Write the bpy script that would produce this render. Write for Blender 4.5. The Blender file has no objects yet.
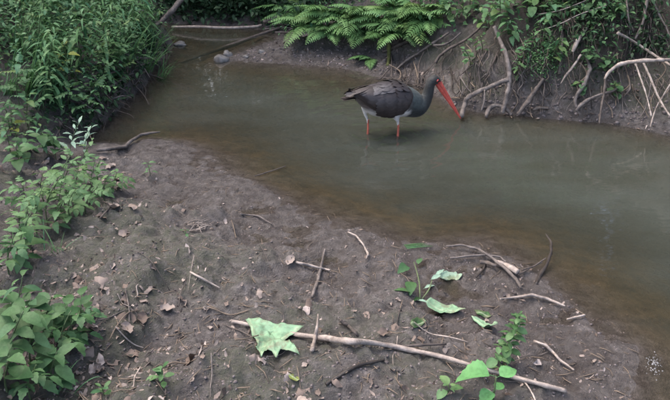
import bpy, math, random
import numpy as np
from mathutils import Vector, Matrix, Euler, noise as mnoise

random.seed(7); rng = np.random.default_rng(7)
R = math.radians
scene = bpy.context.scene
col = scene.collection

# ------------------------------------------------------------------ camera, light, exposure
CAM_H, PITCH, FPX, PW, PH = 1.25, R(27.0), 643.0, 670.0, 400.0
cd = bpy.data.cameras.new('camera'); cam = bpy.data.objects.new('camera', cd); col.objects.link(cam)
cam.location = (0, 0, CAM_H); cam.rotation_euler = (R(90) - PITCH, 0, 0)
cd.sensor_width = 36.0; cd.lens = FPX / PW * 36.0; cd.clip_start = 0.02; cd.clip_end = 600
scene.camera = cam

SUN_EL, SUN_AZ = R(58), R(-60)        # azimuth measured from +Y towards +X
w = bpy.data.worlds.new('World'); scene.world = w; w.use_nodes = True
wn = w.node_tree
sky = wn.nodes.new('ShaderNodeTexSky'); sky.sky_type = 'NISHITA'; sky.sun_disc = False
sky.sun_elevation = SUN_EL; sky.sun_rotation = SUN_AZ
sky.dust_density = 5.0; sky.air_density = 1.0; sky.ozone_density = 1.0
wn.links.new(sky.outputs[0], wn.nodes['Background'].inputs[0])
wn.nodes['Background'].inputs[1].default_value = 0.15
sd = bpy.data.lights.new('sun', 'SUN'); sd.energy = 1.3; sd.angle = R(115); sd.color = (1.0, 0.94, 0.88)
so = bpy.data.objects.new('sun', sd); col.objects.link(so)
sv = Vector((math.sin(SUN_AZ) * math.cos(SUN_EL), math.cos(SUN_AZ) * math.cos(SUN_EL), math.sin(SUN_EL)))
so.rotation_euler = sv.to_track_quat('Z', 'Y').to_euler(); so.location = sv * 20
scene.view_settings.view_transform = 'Standard'; scene.view_settings.look = 'None'
scene.view_settings.exposure = 2.3; scene.view_settings.gamma = 1.0

# ------------------------------------------------------------------ pixel rays and terrain
def ray(px, py):
    r = (px - PW / 2) / FPX; u = (PH / 2 - py) / FPX
    return np.array([r, math.cos(PITCH) + u * math.sin(PITCH), -math.sin(PITCH) + u * math.cos(PITCH)])
def at(px, py, z=0.0):
    d = ray(px, py); t = (z - CAM_H) / d[2]
    return np.array([d[0] * t, d[1] * t, z])

def _hash(ix, iy, s):
    n = (ix.astype(np.int64) * 374761393 + iy.astype(np.int64) * 668265263 + s * 1442695041) & 0xffffffff
    n = ((n ^ (n >> 13)) * 1274126177) & 0xffffffff
    return ((n ^ (n >> 16)) & 0xffff) / 65535.0
def vnoise(x, y, s=0):
    ix = np.floor(x); iy = np.floor(y); fx = x - ix; fy = y - iy
    fx = fx * fx * fx * (fx * (fx * 6 - 15) + 10); fy = fy * fy * fy * (fy * (fy * 6 - 15) + 10)
    a = _hash(ix, iy, s); b = _hash(ix + 1, iy, s); c = _hash(ix, iy + 1, s); d = _hash(ix + 1, iy + 1, s)
    return (a + (b - a) * fx) * (1 - fy) + (c + (d - c) * fx) * fy - 0.5
def fbm(x, y, scale, octv=4, s=0, gain=0.5):
    v = 0; a = 1.0; x = x / scale; y = y / scale
    for k in range(octv):
        v = v + a * vnoise(x, y, s + k * 17); a *= gain
        x, y = 1.94 * (0.8 * x - 0.6 * y) + 3.1, 1.94 * (0.6 * x + 0.8 * y) + 1.7
    return v
def sm(a, b, x):
    t = np.clip((x - a) / (b - a), 0, 1); return t * t * (3 - 2 * t)

# shoreline: point, then (h1, w1, slope, cap, roughness) of the bank beside the edge that starts there
NEAR = (0.085, 0.75, 0.05, 0.26, 1.0); LEFT = (0.22, 0.09, 0.42, 0.75, 1.2)
RIGHT = (0.20, 0.13, 1.05, 1.25, 2.2); SPIT = (0.11, 0.42, 0.95, 1.1, 0.8); FAR = (0.13, 0.3, 0.5, 1.0, 1.2)
LOW = (0.05, 0.4, 0.1, 0.8, 0.7)
px_shore = [((84, 143), NEAR), ((118, 146), NEAR), ((150, 140), NEAR), ((178, 143), NEAR), ((200, 152), NEAR), ((222, 163), NEAR),
    ((245, 178), NEAR), ((272, 192), NEAR), ((296, 208), NEAR), ((330, 220), NEAR), ((372, 231), NEAR), ((400, 241), NEAR), ((440, 246), NEAR),
    ((478, 243), NEAR), ((512, 256), NEAR), ((546, 274), NEAR), ((572, 300), NEAR), ((600, 325), NEAR), ((628, 346), NEAR), ((640, 380), NEAR), ((650, 430), NEAR)]
W_ = [(at(*p)[:2], q) for p, q in px_shore]
W_ += [(np.array(p), q) for p, q in [((1.0, 0.3), NEAR), ((1.3, -2), NEAR), ((2.0, -9), NEAR), ((5.0, -9), RIGHT), ((3.4, -2), RIGHT), ((2.75, 0.8), RIGHT), ((2.35, 2.3), RIGHT)]]
W_ += [(at(*p)[:2], q) for p, q in [((690, 139), RIGHT), ((640, 129), RIGHT), ((600, 122), RIGHT), ((560, 119), RIGHT), ((520, 116), RIGHT), ((478, 113), RIGHT),
    ((452, 106), RIGHT), ((420, 88), SPIT), ((385, 79), SPIT), ((350, 70), SPIT), ((318, 66), SPIT), ((282, 63), SPIT), ((250, 61), LOW), ((228, 60), LOW),
    ((238, 53), LOW), ((262, 46), LOW), ((284, 38), LOW), ((276, 31), FAR), ((240, 27), FAR), ((205, 25), FAR)]]
W_ += [(np.array(p), q) for p, q in [((-2.3, 6.3), FAR), ((-4, 7.2), FAR), ((-9, 9.5), FAR), ((-9, 8.2), LEFT), ((-4, 6.3), LEFT), ((-2.0, 5.55), LEFT)]]
W_ += [(at(*p)[:2], q) for p, q in [((172, 44), LEFT), ((165, 54), LEFT), ((150, 75), LEFT), ((131, 100), LEFT), ((104, 124), LEFT), ((84, 136), LEFT)]]
WP = np.array([p for p, q in W_]); WQ = np.array([q for p, q in W_])
NS = len(WP)
def base_height(x, y):
    """x, y flat arrays -> height; negative under the water"""
    dmin = np.full(x.shape, 1e9); acc = np.zeros((5,) + x.shape); wsum = np.zeros(x.shape); inside = np.zeros(x.shape, bool)
    for i in range(NS):
        a = WP[i]; b = WP[(i + 1) % NS]; e = b - a; L2 = e @ e
        t = np.clip(((x - a[0]) * e[0] + (y - a[1]) * e[1]) / L2, 0, 1)
        d = np.hypot(x - a[0] - t * e[0], y - a[1] - t * e[1])
        dmin = np.minimum(dmin, d)
        wt = min(math.sqrt(L2), 0.8) / (d * d + 0.004) ** 2
        q = WQ[i] * (1 - t[None].T) + WQ[(i + 1) % NS] * t[None].T
        acc += wt * q.T; wsum += wt
        cr = ((a[1] > y) != (b[1] > y)) & (x < (b[0] - a[0]) * (y - a[1]) / (b[1] - a[1] + 1e-12) + a[0])
        inside ^= cr
    acc /= wsum
    h1, w1, sl, cap, ro = acc
    wob = fbm(x, y, 0.25, 3, 5) * 0.07
    dd = np.where(inside, -dmin, dmin) + wob * np.clip(1.2 - 0.5 * ro + 0.3, 0.2, 1)
    up = h1 * np.clip(dd / w1, 0, 1) ** np.where(ro < 1.1, 1.0, 0.75) + sl * np.clip(dd - w1 * 0.7, 0, None)
    up = cap * np.tanh(up / cap)
    dn = -0.24 * np.tanh(np.clip(-dd, 0, None) * 0.55 / 0.24 * (0.02 + 0.42 * ro))
    z = np.where(dd > 0, up, dn)
    land = sm(-0.06, 0.34, dd)
    z = z + land * ro * (fbm(x, y, 0.60, 2, 11) * 0.075 + fbm(x, y, 0.16, 3, 23) * 0.062 * ro ** 0.5)
    ridg = np.abs(fbm(x, y, 0.06, 3, 31)); z = z + (0.25 + 0.75 * land) * (fbm(x, y, 0.045, 4, 41, 0.66) * 0.027 - ridg * 0.022 * land)
    return z
def axis(segs, far):
    a = [np.arange(s, e, st) for s, e, st in segs]; a = np.concatenate(a)
    up = a[-1] + np.cumsum(0.03 * 1.22 ** np.arange(far)); dn = a[0] - np.cumsum(0.03 * 1.22 ** np.arange(far))
    return np.concatenate([dn[::-1], a, up])
GX = axis([(-2.3, 2.5, 0.0125)], 42); GY = axis([(0.75, 3.2, 0.0115), (3.2, 6.0, 0.018)], 42)
XX, YY = np.meshgrid(GX, GY); GZ = base_height(XX.ravel(), YY.ravel()).reshape(XX.shape)
GZ = np.where(np.hypot(XX, YY) > 40, GZ * 0 + 0.7, GZ)
def gz(x, y):
    x = np.asarray(x, float); y = np.asarray(y, float)
    i = np.clip(np.searchsorted(GX, x) - 1, 0, len(GX) - 2); j = np.clip(np.searchsorted(GY, y) - 1, 0, len(GY) - 2)
    fx = (x - GX[i]) / (GX[i + 1] - GX[i]); fy = (y - GY[j]) / (GY[j + 1] - GY[j])
    return (GZ[j, i] * (1 - fx) + GZ[j, i + 1] * fx) * (1 - fy) + (GZ[j + 1, i] * (1 - fx) + GZ[j + 1, i + 1] * fx) * fy
_T = np.arange(0.6, 12, 0.004)
def hit(px, py, lift=0.0, water=False, pull=0.0):
    """where the ray through a photo pixel meets the ground (or water), lifted / pulled towards the viewer by metres"""
    d = ray(px, py); P = d[None] * _T[:, None] + np.array([0, 0, CAM_H])
    g = gz(P[:, 0], P[:, 1])
    if water: g = np.maximum(g, 0)
    k = np.argmax(P[:, 2] < g + lift)
    if not (P[:, 2] < g + lift).any(): k = 1500
    t = _T[k] - pull
    return Vector((d[0] * t, d[1] * t, CAM_H + d[2] * t))

# ------------------------------------------------------------------ materials
def mat(name):
    m = bpy.data.materials.new(name); m.use_nodes = True; nt = m.node_tree
    return m, nt, nt.nodes['Principled BSDF']
def nd(nt, kind, **kw):
    n = nt.nodes.new(kind)
    for k, v in kw.items():
        if k.startswith('i_'): n.inputs[k[2:].replace('_', ' ')].default_value = v
        else: setattr(n, k, v)
    return n
def ramp(nt, fac, stops):
    r = nd(nt, 'ShaderNodeValToRGB'); nt.links.new(fac, r.inputs[0]); e = r.color_ramp.elements
    while len(e) < len(stops): e.new(0.5)
    for q, (p, c) in zip(e, stops): q.position = p; q.color = (c + (1,))[:4] if len(c) == 3 else c
    return r.outputs[0]
def noise_out(nt, scale, detail=5, rough=0.6, coord=None):
    n = nd(nt, 'ShaderNodeTexNoise', i_Scale=scale, i_Detail=detail, i_Roughness=rough)
    if coord is not None: nt.links.new(coord, n.inputs['Vector'])
    return n.outputs[0]
def mixc(nt, fac, a, b, mode='MIX'):
    m = nd(nt, 'ShaderNodeMix', data_type='RGBA', blend_type=mode)
    for s, v in ((0, fac), (6, a), (7, b)):
        if hasattr(v, 'is_output'): nt.links.new(v, m.inputs[s])
        else: m.inputs[s].default_value = v if s == 0 else (v + (1,))
    return m.outputs[2]
def mth(nt, op, a, b=0.0, clamp=False):
    m = nd(nt, 'ShaderNodeMath', operation=op, use_clamp=clamp)
    for s, v in ((0, a), (1, b)):
        if hasattr(v, 'is_output'): nt.links.new(v, m.inputs[s])
        else: m.inputs[s].default_value = v
    return m.outputs[0]
def mrange(nt, v, a, b, c=0.0, d=1.0):
    m = nd(nt, 'ShaderNodeMapRange'); nt.links.new(v, m.inputs[0])
    for k, q in zip((1, 2, 3, 4), (a, b, c, d)): m.inputs[k].default_value = q
    return m.outputs[0]
def bump(nt, h, strength, dist, bs):
    b = nd(nt, 'ShaderNodeBump', i_Strength=strength, i_Distance=dist); nt.links.new(h, b.inputs['Height'])
    nt.links.new(b.outputs[0], bs.inputs['Normal']); return b

def mud_material():
    m, nt, bs = mat('mud'); g = nd(nt, 'ShaderNodeNewGeometry'); P = g.outputs['Position']
    sx = nd(nt, 'ShaderNodeSeparateXYZ'); nt.links.new(P, sx.inputs[0])
    c = ramp(nt, noise_out(nt, 34, 9, 0.78, P), [(0.34, (0.034, 0.029, 0.028)), (0.5, (0.102, 0.089, 0.084)), (0.60, (0.172, 0.153, 0.148)), (0.69, (0.30, 0.265, 0.26))])
    big = noise_out(nt, 2.6, 4, 0.6, P)
    c = mixc(nt, mrange(nt, big, 0.42, 0.62), c, (0.100, 0.078, 0.072), 'MIX') if False else mixc(nt, mrange(nt, big, 0.35, 0.68, 0, 0.55), c, (0.062, 0.052, 0.050))
    moss = mth(nt, 'MULTIPLY', mrange(nt, noise_out(nt, 3.3, 5, 0.65, P), 0.41, 0.52), mrange(nt, noise_out(nt, 45, 6, 0.75, P), 0.32, 0.56))
    moss = mth(nt, 'MULTIPLY', moss, mrange(nt, sx.outputs[2], 0.05, 0.11, 0, 0.75))
    c = mixc(nt, moss, c, (0.062, 0.068, 0.040))
    wet = mrange(nt, sx.outputs[2], 0.015, 0.06, 1, 0)
    c = mixc(nt, mth(nt, 'MULTIPLY', wet, 0.4), c, (0.060, 0.049, 0.043))
    high_brown = mrange(nt, mth(nt, 'ADD', sx.outputs[2], mth(nt, 'MULTIPLY', noise_out(nt, 5, 4, 0.6, P), 0.16)), 0.30, 0.44)   # darker brown towards the top of the banks
    c = mixc(nt, mth(nt, 'MULTIPLY', high_brown, 0.8), c, (0.036, 0.028, 0.022))
    # stream bed silt
    bed = mrange(nt, sx.outputs[2], -0.01, -0.06, 0, 1)
    bedc = ramp(nt, noise_out(nt, 11, 6, 0.65, P), [(0.35, (0.06, 0.050, 0.036)), (0.62, (0.19, 0.148, 0.100))])
    c = mixc(nt, mth(nt, 'MULTIPLY', bed, 0.85), c, bedc)
    nt.links.new(c, bs.inputs['Base Color'])
    nt.links.new(mrange(nt, mth(nt, 'MULTIPLY', wet, mrange(nt, noise_out(nt, 18, 3, 0.5, P), 0.35, 0.6)), 0, 1, 0.72, 0.25), bs.inputs['Roughness'])
    bs.inputs['Specular IOR Level'].default_value = 0.5
    h = mth(nt, 'ADD', mth(nt, 'MULTIPLY', noise_out(nt, 60, 8, 0.75, P), 1.0), mth(nt, 'MULTIPLY', noise_out(nt, 200, 3, 0.6, P), 0.35))
    bump(nt, h, 1.0, 0.03, bs)
    return m
def water_material():
    m, nt, bs = mat('stream_water'); nt.nodes.remove(bs); out = nt.nodes['Material Output']
    g = nd(nt, 'ShaderNodeNewGeometry'); P = g.outputs['Position']
    dep = nd(nt, 'ShaderNodeAttribute', attribute_name='depth').outputs['Fac']
    murk = mth(nt, 'SUBTRACT', 1.0, mth(nt, 'POWER', 2.718, mth(nt, 'MULTIPLY', dep, -9.5)))
    mp = nd(nt, 'ShaderNodeMapping'); mp.inputs['Scale'].default_value = (1.0, 2.2, 1.0); nt.links.new(P, mp.inputs[0])
    cl = ramp(nt, noise_out(nt, 1.6, 4, 0.6, mp.outputs[0]), [(0.35, (0.032, 0.035, 0.028)), (0.65, (0.041, 0.047, 0.041))])
    tr = nd(nt, 'ShaderNodeBsdfTransparent'); nt.links.new(mixc(nt, mth(nt, 'MULTIPLY', murk, 2.2, True), (1, 1, 1), (0.86, 0.78, 0.60)), tr.inputs[0])
    df = nd(nt, 'ShaderNodeBsdfDiffuse'); nt.links.new(cl, df.inputs[0])
    mx = nd(nt, 'ShaderNodeMixShader'); nt.links.new(murk, mx.inputs[0]); nt.links.new(tr.outputs[0], mx.inputs[1]); nt.links.new(df.outputs[0], mx.inputs[2])
    gl = nd(nt, 'ShaderNodeBsdfGlossy'); gl.inputs['Roughness'].default_value = 0.02; gl.inputs[0].default_value = (1, 1, 1, 1)
    fr = nd(nt, 'ShaderNodeFresnel'); fr.inputs[0].default_value = 1.33
    h = mth(nt, 'ADD', noise_out(nt, 5.0, 2, 0.5, mp.outputs[0]), mth(nt, 'MULTIPLY', noise_out(nt, 22, 2, 0.5, mp.outputs[0]), 0.12))
    b = nd(nt, 'ShaderNodeBump', i_Strength=0.10, i_Distance=0.02); nt.links.new(h, b.inputs['Height'])
    nt.links.new(b.outputs[0], gl.inputs['Normal']); nt.links.new(b.outputs[0], fr.inputs['Normal'])
    m2 = nd(nt, 'ShaderNodeMixShader'); nt.links.new(fr.outputs[0], m2.inputs[0]); nt.links.new(mx.outputs[0], m2.inputs[1]); nt.links.new(gl.outputs[0], m2.inputs[2])
    nt.links.new(m2.outputs[0], out.inputs[0]); return m
def leaf_material(name, cols, trans=0.28, rough=0.55, spec=0.2):
    m, nt, bs = mat(name); out = nt.nodes['Material Output']
    oi = nd(nt, 'ShaderNodeObjectInfo').outputs['Random']; at_ = nd(nt, 'ShaderNodeAttribute', attribute_name='rnd').outputs['Fac']
    f = mth(nt, 'FRACT', mth(nt, 'ADD', oi, at_))
    n = len(cols); c = ramp(nt, f, [(i / max(1, n - 1), cc) for i, cc in enumerate(cols)])
    tc = nd(nt, 'ShaderNodeTexCoord').outputs['Object']
    c = mixc(nt, mrange(nt, noise_out(nt, 60, 4, 0.6, tc), 0.3, 0.7, 0.65, 1.15), (0, 0, 0), c, 'MIX')
    vein = nd(nt, 'ShaderNodeAttribute', attribute_name='vein').outputs['Fac']
    c = mixc(nt, mth(nt, 'MULTIPLY', vein, 0.6), c, (0.30, 0.36, 0.24))
    oldp = nd(nt, 'ShaderNodeAttribute', attribute_name='dirt').outputs['Fac']
    c = mixc(nt, mth(nt, 'MULTIPLY', oldp, mrange(nt, noise_out(nt, 38, 6, 0.7, tc), 0.46, 0.66)), c, (0.11, 0.09, 0.06))
    nt.links.new(c, bs.inputs['Base Color']); bs.inputs['Roughness'].default_value = rough; bs.inputs['Specular IOR Level'].default_value = spec
    bump(nt, noise_out(nt, 120, 3, 0.6, tc), 0.35, 0.003, bs)
    tl = nd(nt, 'ShaderNodeBsdfTranslucent'); nt.links.new(c, tl.inputs[0])
    mx = nd(nt, 'ShaderNodeMixShader'); mx.inputs[0].default_value = trans
    nt.links.new(bs.outputs[0], mx.inputs[1]); nt.links.new(tl.outputs[0], mx.inputs[2]); nt.links.new(mx.outputs[0], out.inputs[0]); return m
def wood_material(name, dark, light, scale=30, rough=0.75, spec=0.3):
    m, nt, bs = mat(name); tc = nd(nt, 'ShaderNodeTexCoord').outputs['Object']
    oi = nd(nt, 'ShaderNodeObjectInfo').outputs['Random']
    c = ramp(nt, noise_out(nt, scale, 7, 0.7, tc), [(0.33, dark), (0.66, light)])
    c = mixc(nt, mth(nt, 'MULTIPLY', oi, 0.35), c, tuple(0.55 * q for q in dark))
    nt.links.new(c, bs.inputs['Base Color']); bs.inputs['Roughness'].default_value = rough; bs.inputs['Specular IOR Level'].default_value = spec
    bump(nt, noise_out(nt, scale * 4, 5, 0.7, tc), 0.7, 0.004, bs); return m
def plain(name, c, rough=0.5, spec=0.4, var=0.3, scale=40):
    m, nt, bs = mat(name); tc = nd(nt, 'ShaderNodeTexCoord').outputs['Object']
    cc = ramp(nt, noise_out(nt, scale, 5, 0.6, tc), [(0.3, tuple(q * (1 - var) for q in c)), (0.7, tuple(min(1, q * (1 + var)) for q in c))])
    nt.links.new(cc, bs.inputs['Base Color']); bs.inputs['Roughness'].default_value = rough; bs.inputs['Specular IOR Level'].default_value = spec
    bump(nt, noise_out(nt, scale * 3, 4, 0.6, tc), 0.4, 0.003, bs); return m

M = dict(
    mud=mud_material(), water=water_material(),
    bank=leaf_material('bank_leaf', [(0.040, 0.095, 0.038), (0.060, 0.132, 0.052), (0.082, 0.160, 0.068), (0.052, 0.135, 0.068), (0.105, 0.165, 0.056)]),
    pale=leaf_material('pale_leaf', [(0.060, 0.122, 0.044), (0.092, 0.170, 0.070), (0.074, 0.150, 0.066), (0.11, 0.18, 0.068)]),
    fore=leaf_material('fore_leaf', [(0.036, 0.088, 0.030), (0.058, 0.118, 0.045), (0.044, 0.105, 0.046)]),
    fern=leaf_material('fern_leaf', [(0.090, 0.190, 0.062), (0.130, 0.245, 0.085), (0.105, 0.215, 0.085), (0.14, 0.22, 0.07)]),
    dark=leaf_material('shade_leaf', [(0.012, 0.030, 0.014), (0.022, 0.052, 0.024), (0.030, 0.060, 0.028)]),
    lime=leaf_material('lime_leaf', [(0.085, 0.22, 0.075), (0.10, 0.24, 0.09)]),
    green=leaf_material('wilted_leaf', [(0.15, 0.26, 0.16), (0.19, 0.30, 0.19)], 0.15),
    silver=leaf_material('silver_leaf', [(0.16, 0.25, 0.19), (0.22, 0.31, 0.23)], 0.15),
    grass=leaf_material('grass_blade', [(0.062, 0.145, 0.052), (0.095, 0.19, 0.075), (0.058, 0.15, 0.075)]),
    moss=plain('moss', (.065, .070, .028), .9, .1, .5, 60),
    yellow=leaf_material('yellow_leaf', [(0.22, 0.24, 0.05), (0.16, 0.2, 0.05)]),
    dead=leaf_material('dead_leaf', [(0.075, 0.054, 0.043), (0.15, 0.115, 0.097), (0.23, 0.19, 0.168), (0.115, 0.085, 0.070), (0.30, 0.255, 0.235)], 0.08, 0.75, 0.2),
    stem=plain('stem', (0.06, 0.085, 0.035), 0.6), dstem=plain('dead_stem', (0.10, 0.075, 0.055), 0.8),
    palewood=wood_material('barkless_wood', (0.10, 0.078, 0.066), (0.37, 0.315, 0.28), 30),
    greywood=wood_material('grey_wood', (0.034, 0.028, 0.026), (0.15, 0.128, 0.117), 34),
    darkwood=wood_material('wet_wood', (0.014, 0.011, 0.010), (0.05, 0.040, 0.035), 26, 0.5),
    root=wood_material('root_bark', (0.024, 0.019, 0.017), (0.105, 0.085, 0.075), 34),
    bark=wood_material('tree_bark', (0.030, 0.025, 0.02), (0.11, 0.09, 0.07), 9),
    stone=plain('stone', (0.075, 0.072, 0.071), 0.6, 0.4, 0.4, 30), clod=plain('clod', (0.090, 0.076, 0.075), 0.9, 0.2, 0.6, 30),
    bill=plain('red_bill', (0.40, 0.066, 0.050), 0.5, 0.4, 0.35, 45), legred=plain('red_leg', (0.27, 0.062, 0.040), 0.5, 0.4, 0.25, 60),
    eye=plain('eye', (0.008, 0.006, 0.006), 0.08, 0.6, 0.0), skin=plain('red_skin', (0.40, 0.035, 0.03), 0.55, 0.3, 0.2),
)

# ------------------------------------------------------------------ object helpers
def tag(o, label=None, cat=None, group=None, kind=None):
    for k, v in (('label', label), ('category', cat), ('group', group), ('kind', kind)):
        if v: o[k] = v
    return o
def link(name, mesh, m=None, parent=None):
    if m is not None and not mesh.materials: mesh.materials.append(m)
    o = bpy.data.objects.new(name, mesh); col.objects.link(o)
    if parent: o.parent = parent
    return o
def empty(name, loc, label, cat, group=None, rz=0.0):
    o = bpy.data.objects.new(name, None); o.empty_display_size = 0.05; col.objects.link(o); o.location = loc; o.rotation_euler = (0, 0, rz)
    return tag(o, label, cat, group)
def mk(name, v, f, smooth=True, rnd=None):
    me = bpy.data.meshes.new(name); me.from_pydata([tuple(q) for q in v], [], [tuple(int(i) for i in q) for q in f])
    if smooth: me.polygons.foreach_set('use_smooth', np.ones(len(me.polygons), bool))
    if rnd is not None:
        a = me.attributes.new('rnd', 'FLOAT', 'POINT'); a.data.foreach_set('value', np.asarray(rnd, np.float32))
    me.update(); return me
def smooth_path(pts, rad, n=5):
    pts = [Vector(p) for p in pts]; P = [pts[0]] + pts + [pts[-1]]; o = []; r = []
    for i in range(len(pts) - 1):
        for k in range(n):
            t = k / n; a, b, c, d = P[i], P[i + 1], P[i + 2], P[i + 3]
            o.append(0.5 * ((2 * b) + (c - a) * t + (2 * a - 5 * b + 4 * c - d) * t * t + (3 * b - a - 3 * c + d) * t ** 3))
            r.append(rad[i] * (1 - t) + rad[i + 1] * t)
    return o + [pts[-1]], r + [rad[-1]]
def tube_geo(path, rad, sides=7, rough=0.0, v=None, f=None, seed=0.0):
    v = [] if v is None else v; f = [] if f is None else f; b0 = len(v); n = len(path); up = Vector((0.13, 0.2, 0.97)); prev = None
    for i in range(n):
        t = (path[min(i + 1, n - 1)] - path[max(i - 1, 0)]).normalized()
        if prev is None: prev = t.cross(up).normalized() if abs(t.dot(up)) < 0.95 else t.cross(Vector((1, 0, 0))).normalized()
        prev = (prev - t * prev.dot(t)).normalized(); b = t.cross(prev)
        for k in range(sides):
            a = 2 * math.pi * k / sides; rr = rad[i]
            if rough: rr *= 1 + rough * (mnoise.noise((path[i] * 45) + Vector((math.cos(a) * 1.1 + seed, math.sin(a) * 1.1, seed))) )
            v.append(path[i] + (prev * math.cos(a) + b * math.sin(a)) * rr)
    for i in range(n - 1):
        for k in range(sides):
            k2 = (k + 1) % sides; p = b0 + i * sides; f.append((p + k, p + k2, p + sides + k2, p + sides + k))
    f.append(tuple(b0 + k for k in reversed(range(sides)))); f.append(tuple(b0 + (n - 1) * sides + k for k in range(sides)))
    return v, f
def tube(name, pts, rad, m, parent=None, sides=8, rough=0.3, n=5, origin=None):
    if not hasattr(rad, '__len__'): rad = [rad] * len(pts)
    p, r = smooth_path(pts, rad, n); org = Vector(origin) if origin is not None else Vector((0, 0, 0))
    v, f = tube_geo([q - org for q in p], r, sides, rough, seed=random.random() * 9)
    o = link(name, mk(name, v, f), m, parent)
    return o
def stick(name, pts, rad, m, label, cat, group=None, **kw):
    """free-standing stick: mesh origin at its first point"""
    org = Vector(pts[0]); o = tube(name, pts, rad, m, origin=org, **kw); o.location = org; return tag(o, label, cat, group)
def ground_line(pix, lift=0.006, water=False, pull=0.0):
    return [hit(x, y, lift, water, pull) for x, y in pix]

# leaf meshes: base at the origin, along +Y, upper face +Z
def prof(kind, t):
    if kind == 'ovate': return math.sin(math.pi * min(1, t) ** 0.72) ** 0.85
    if kind == 'lance': return math.sin(math.pi * t ** 0.85) ** 1.0
    if kind == 'round': return max(0, math.sin(math.pi * t ** 0.9)) ** 0.55
    if kind == 'oval': return max(0, math.sin(math.pi * t)) ** 0.6
def leaf_geo(L, W, kind='ovate', n=7, fold=0.25, droop=0.25, teeth=0.0, twist=0.0, stalk=0.0):
    v = []; f = []
    for i in range(n + 1):
        t = i / n; hw = max(0.0006, W / 2 * prof(kind, t)) * (1 + (teeth if i % 2 else -teeth)); y = stalk + L * t * (1 - 0.12 * droop * t); z = -droop * L * t * t + 0.05 * L * t
        s = math.sin(twist * t); yo = teeth * L * 0.4 if i % 2 == 0 else 0
        v += [(-hw, y - yo, z + fold * hw - s * hw), (0, y, z), (hw, y - yo, z + fold * hw + s * hw)]
    for i in range(n):
        a = i * 3; f += [(a, a + 1, a + 4, a + 3), (a + 1, a + 2, a + 5, a + 4)]
    if stalk > 0:
        b = len(v); r = 0.0012; v += [(-r, 0, 0), (r, 0, 0), (0, 0, r), (-r, stalk, 0), (r, stalk, 0), (0, stalk, r)]
        f += [(b, b + 1, b + 4, b + 3), (b + 1, b + 2, b + 5, b + 4), (b + 2, b, b + 3, b + 5)]
    return v, f
def xf(geo, mtx, v, f):
    b = len(v); v += [mtx @ Vector(p) for p in geo[0]]; f += [tuple(i + b for i in q) for q in geo[1]]
def rot(a, p, r=0.0): return Matrix.Rotation(a, 4, 'Z') @ Matrix.Rotation(p, 4, 'X') @ Matrix.Rotation(r, 4, 'Y')
LEAF = {}
def leafset(key, m, variants, **kw):
    LEAF[key] = []
    for k in range(variants):
        q = dict(kw); s = random.uniform(0.85, 1.15); q['L'] = kw['L'] * s; q['W'] = kw['W'] * s * random.uniform(0.85, 1.15)
        q['droop'] = kw.get('droop', .25) * random.uniform(0.4, 1.6); q['fold'] = kw.get('fold', .25) * random.uniform(0.4, 1.4); q['twist'] = random.uniform(-.5, .5)
        v, f = leaf_geo(**q); me = mk('leaf', v, f); me.materials.append(m); LEAF[key].append(me)
leafset('nettle', M['bank'], 5, L=0.078, W=0.040, kind='ovate', n=10, teeth=0.10, droop=0.45, stalk=0.02)
leafset('nettle_pale', M['pale'], 4, L=0.055, W=0.028, kind='ovate', n=10, teeth=0.12, droop=0.35, stalk=0.012)
leafset('blade_leaf', M['grass'], 4, L=0.110, W=0.020, kind='lance', n=7, droop=0.6, stalk=0.006)
leafset('fine', M['grass'], 4, L=0.036, W=0.012, kind='lance', n=5, droop=0.4, stalk=0.004)
leafset('broad', M['bank'], 4, L=0.10, W=0.070, kind='round', n=9, teeth=0.05, droop=0.3, stalk=0.03)
leafset('broad_fore', M['fore'], 4, L=0.075, W=0.042, kind='ovate', n=10, teeth=0.05, droop=0.4, stalk=0.01)
leafset('lance_fore', M['fore'], 4, L=0.080, W=0.030, kind='lance', n=8, droop=0.5, stalk=0.008)
leafset('small_fore', M['fore'], 4, L=0.032, W=0.017, kind='oval', n=6, droop=0.3, stalk=0.008)
leafset('sapling', M['pale'], 4, L=0.034, W=0.022, kind='oval', n=6, droop=0.3, stalk=0.006)
leafset('lime', M['lime'], 2, L=0.085, W=0.070, kind='ovate', n=14, teeth=0.05, fold=.35, droop=0.4, stalk=0.02)
leafset('silver', M['silver'], 3, L=0.060, W=0.020, kind='lance', n=8, teeth=0.10, droop=0.25, stalk=0.01)
leafset('ivy', M['bank'], 3, L=0.045, W=0.040, kind='round', n=7, droop=0.3, stalk=0.015)
leafset('yellow', M['yellow'], 2, L=0.06, W=0.035, kind='ovate', n=8, teeth=0.1, stalk=0.015)
def compound(L, W, m, n=3, teeth=0.12, spread=0.9, size=0.05):
    out = []
    for k in range(3):
        v = []; f = []
        for i in range(n):
            for s in (-1, 1):
                g = leaf_geo(size * random.uniform(.8, 1.1) * (1 - .12 * i), size * .5, 'ovate', 8, .2, .35, teeth)
                xf(g, Matrix.Translation((0, L * (i + 1) / (n + 1), 0)) @ rot(-s * spread, random.uniform(-.25, .15), s * .2), v, f)
        xf(leaf_geo(size * 1.1, size * .6, 'ovate', 8, .2, .4, teeth), Matrix.Translation((0, L * .97, 0)) @ rot(0, -.2), v, f)
        tube_geo([Vector((0, L * q, 0)) for q in (0, .5, 1)], [.0015, .0012, .001], 4, 0, v, f)
        me = mk('leaf', v, f); me.materials.append(m); out.append(me)
    return out
LEAF['elder'] = compound(0.075, 0.05, M['pale'], 2, size=0.042)
LEAF['elder_fore'] = compound(0.06, 0.05, M['fore'], 1, size=0.046)
LEAF['pinnate'] = compound(0.10, 0.05, M['bank'], 4, 0.1, 1.1, 0.040)

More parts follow.
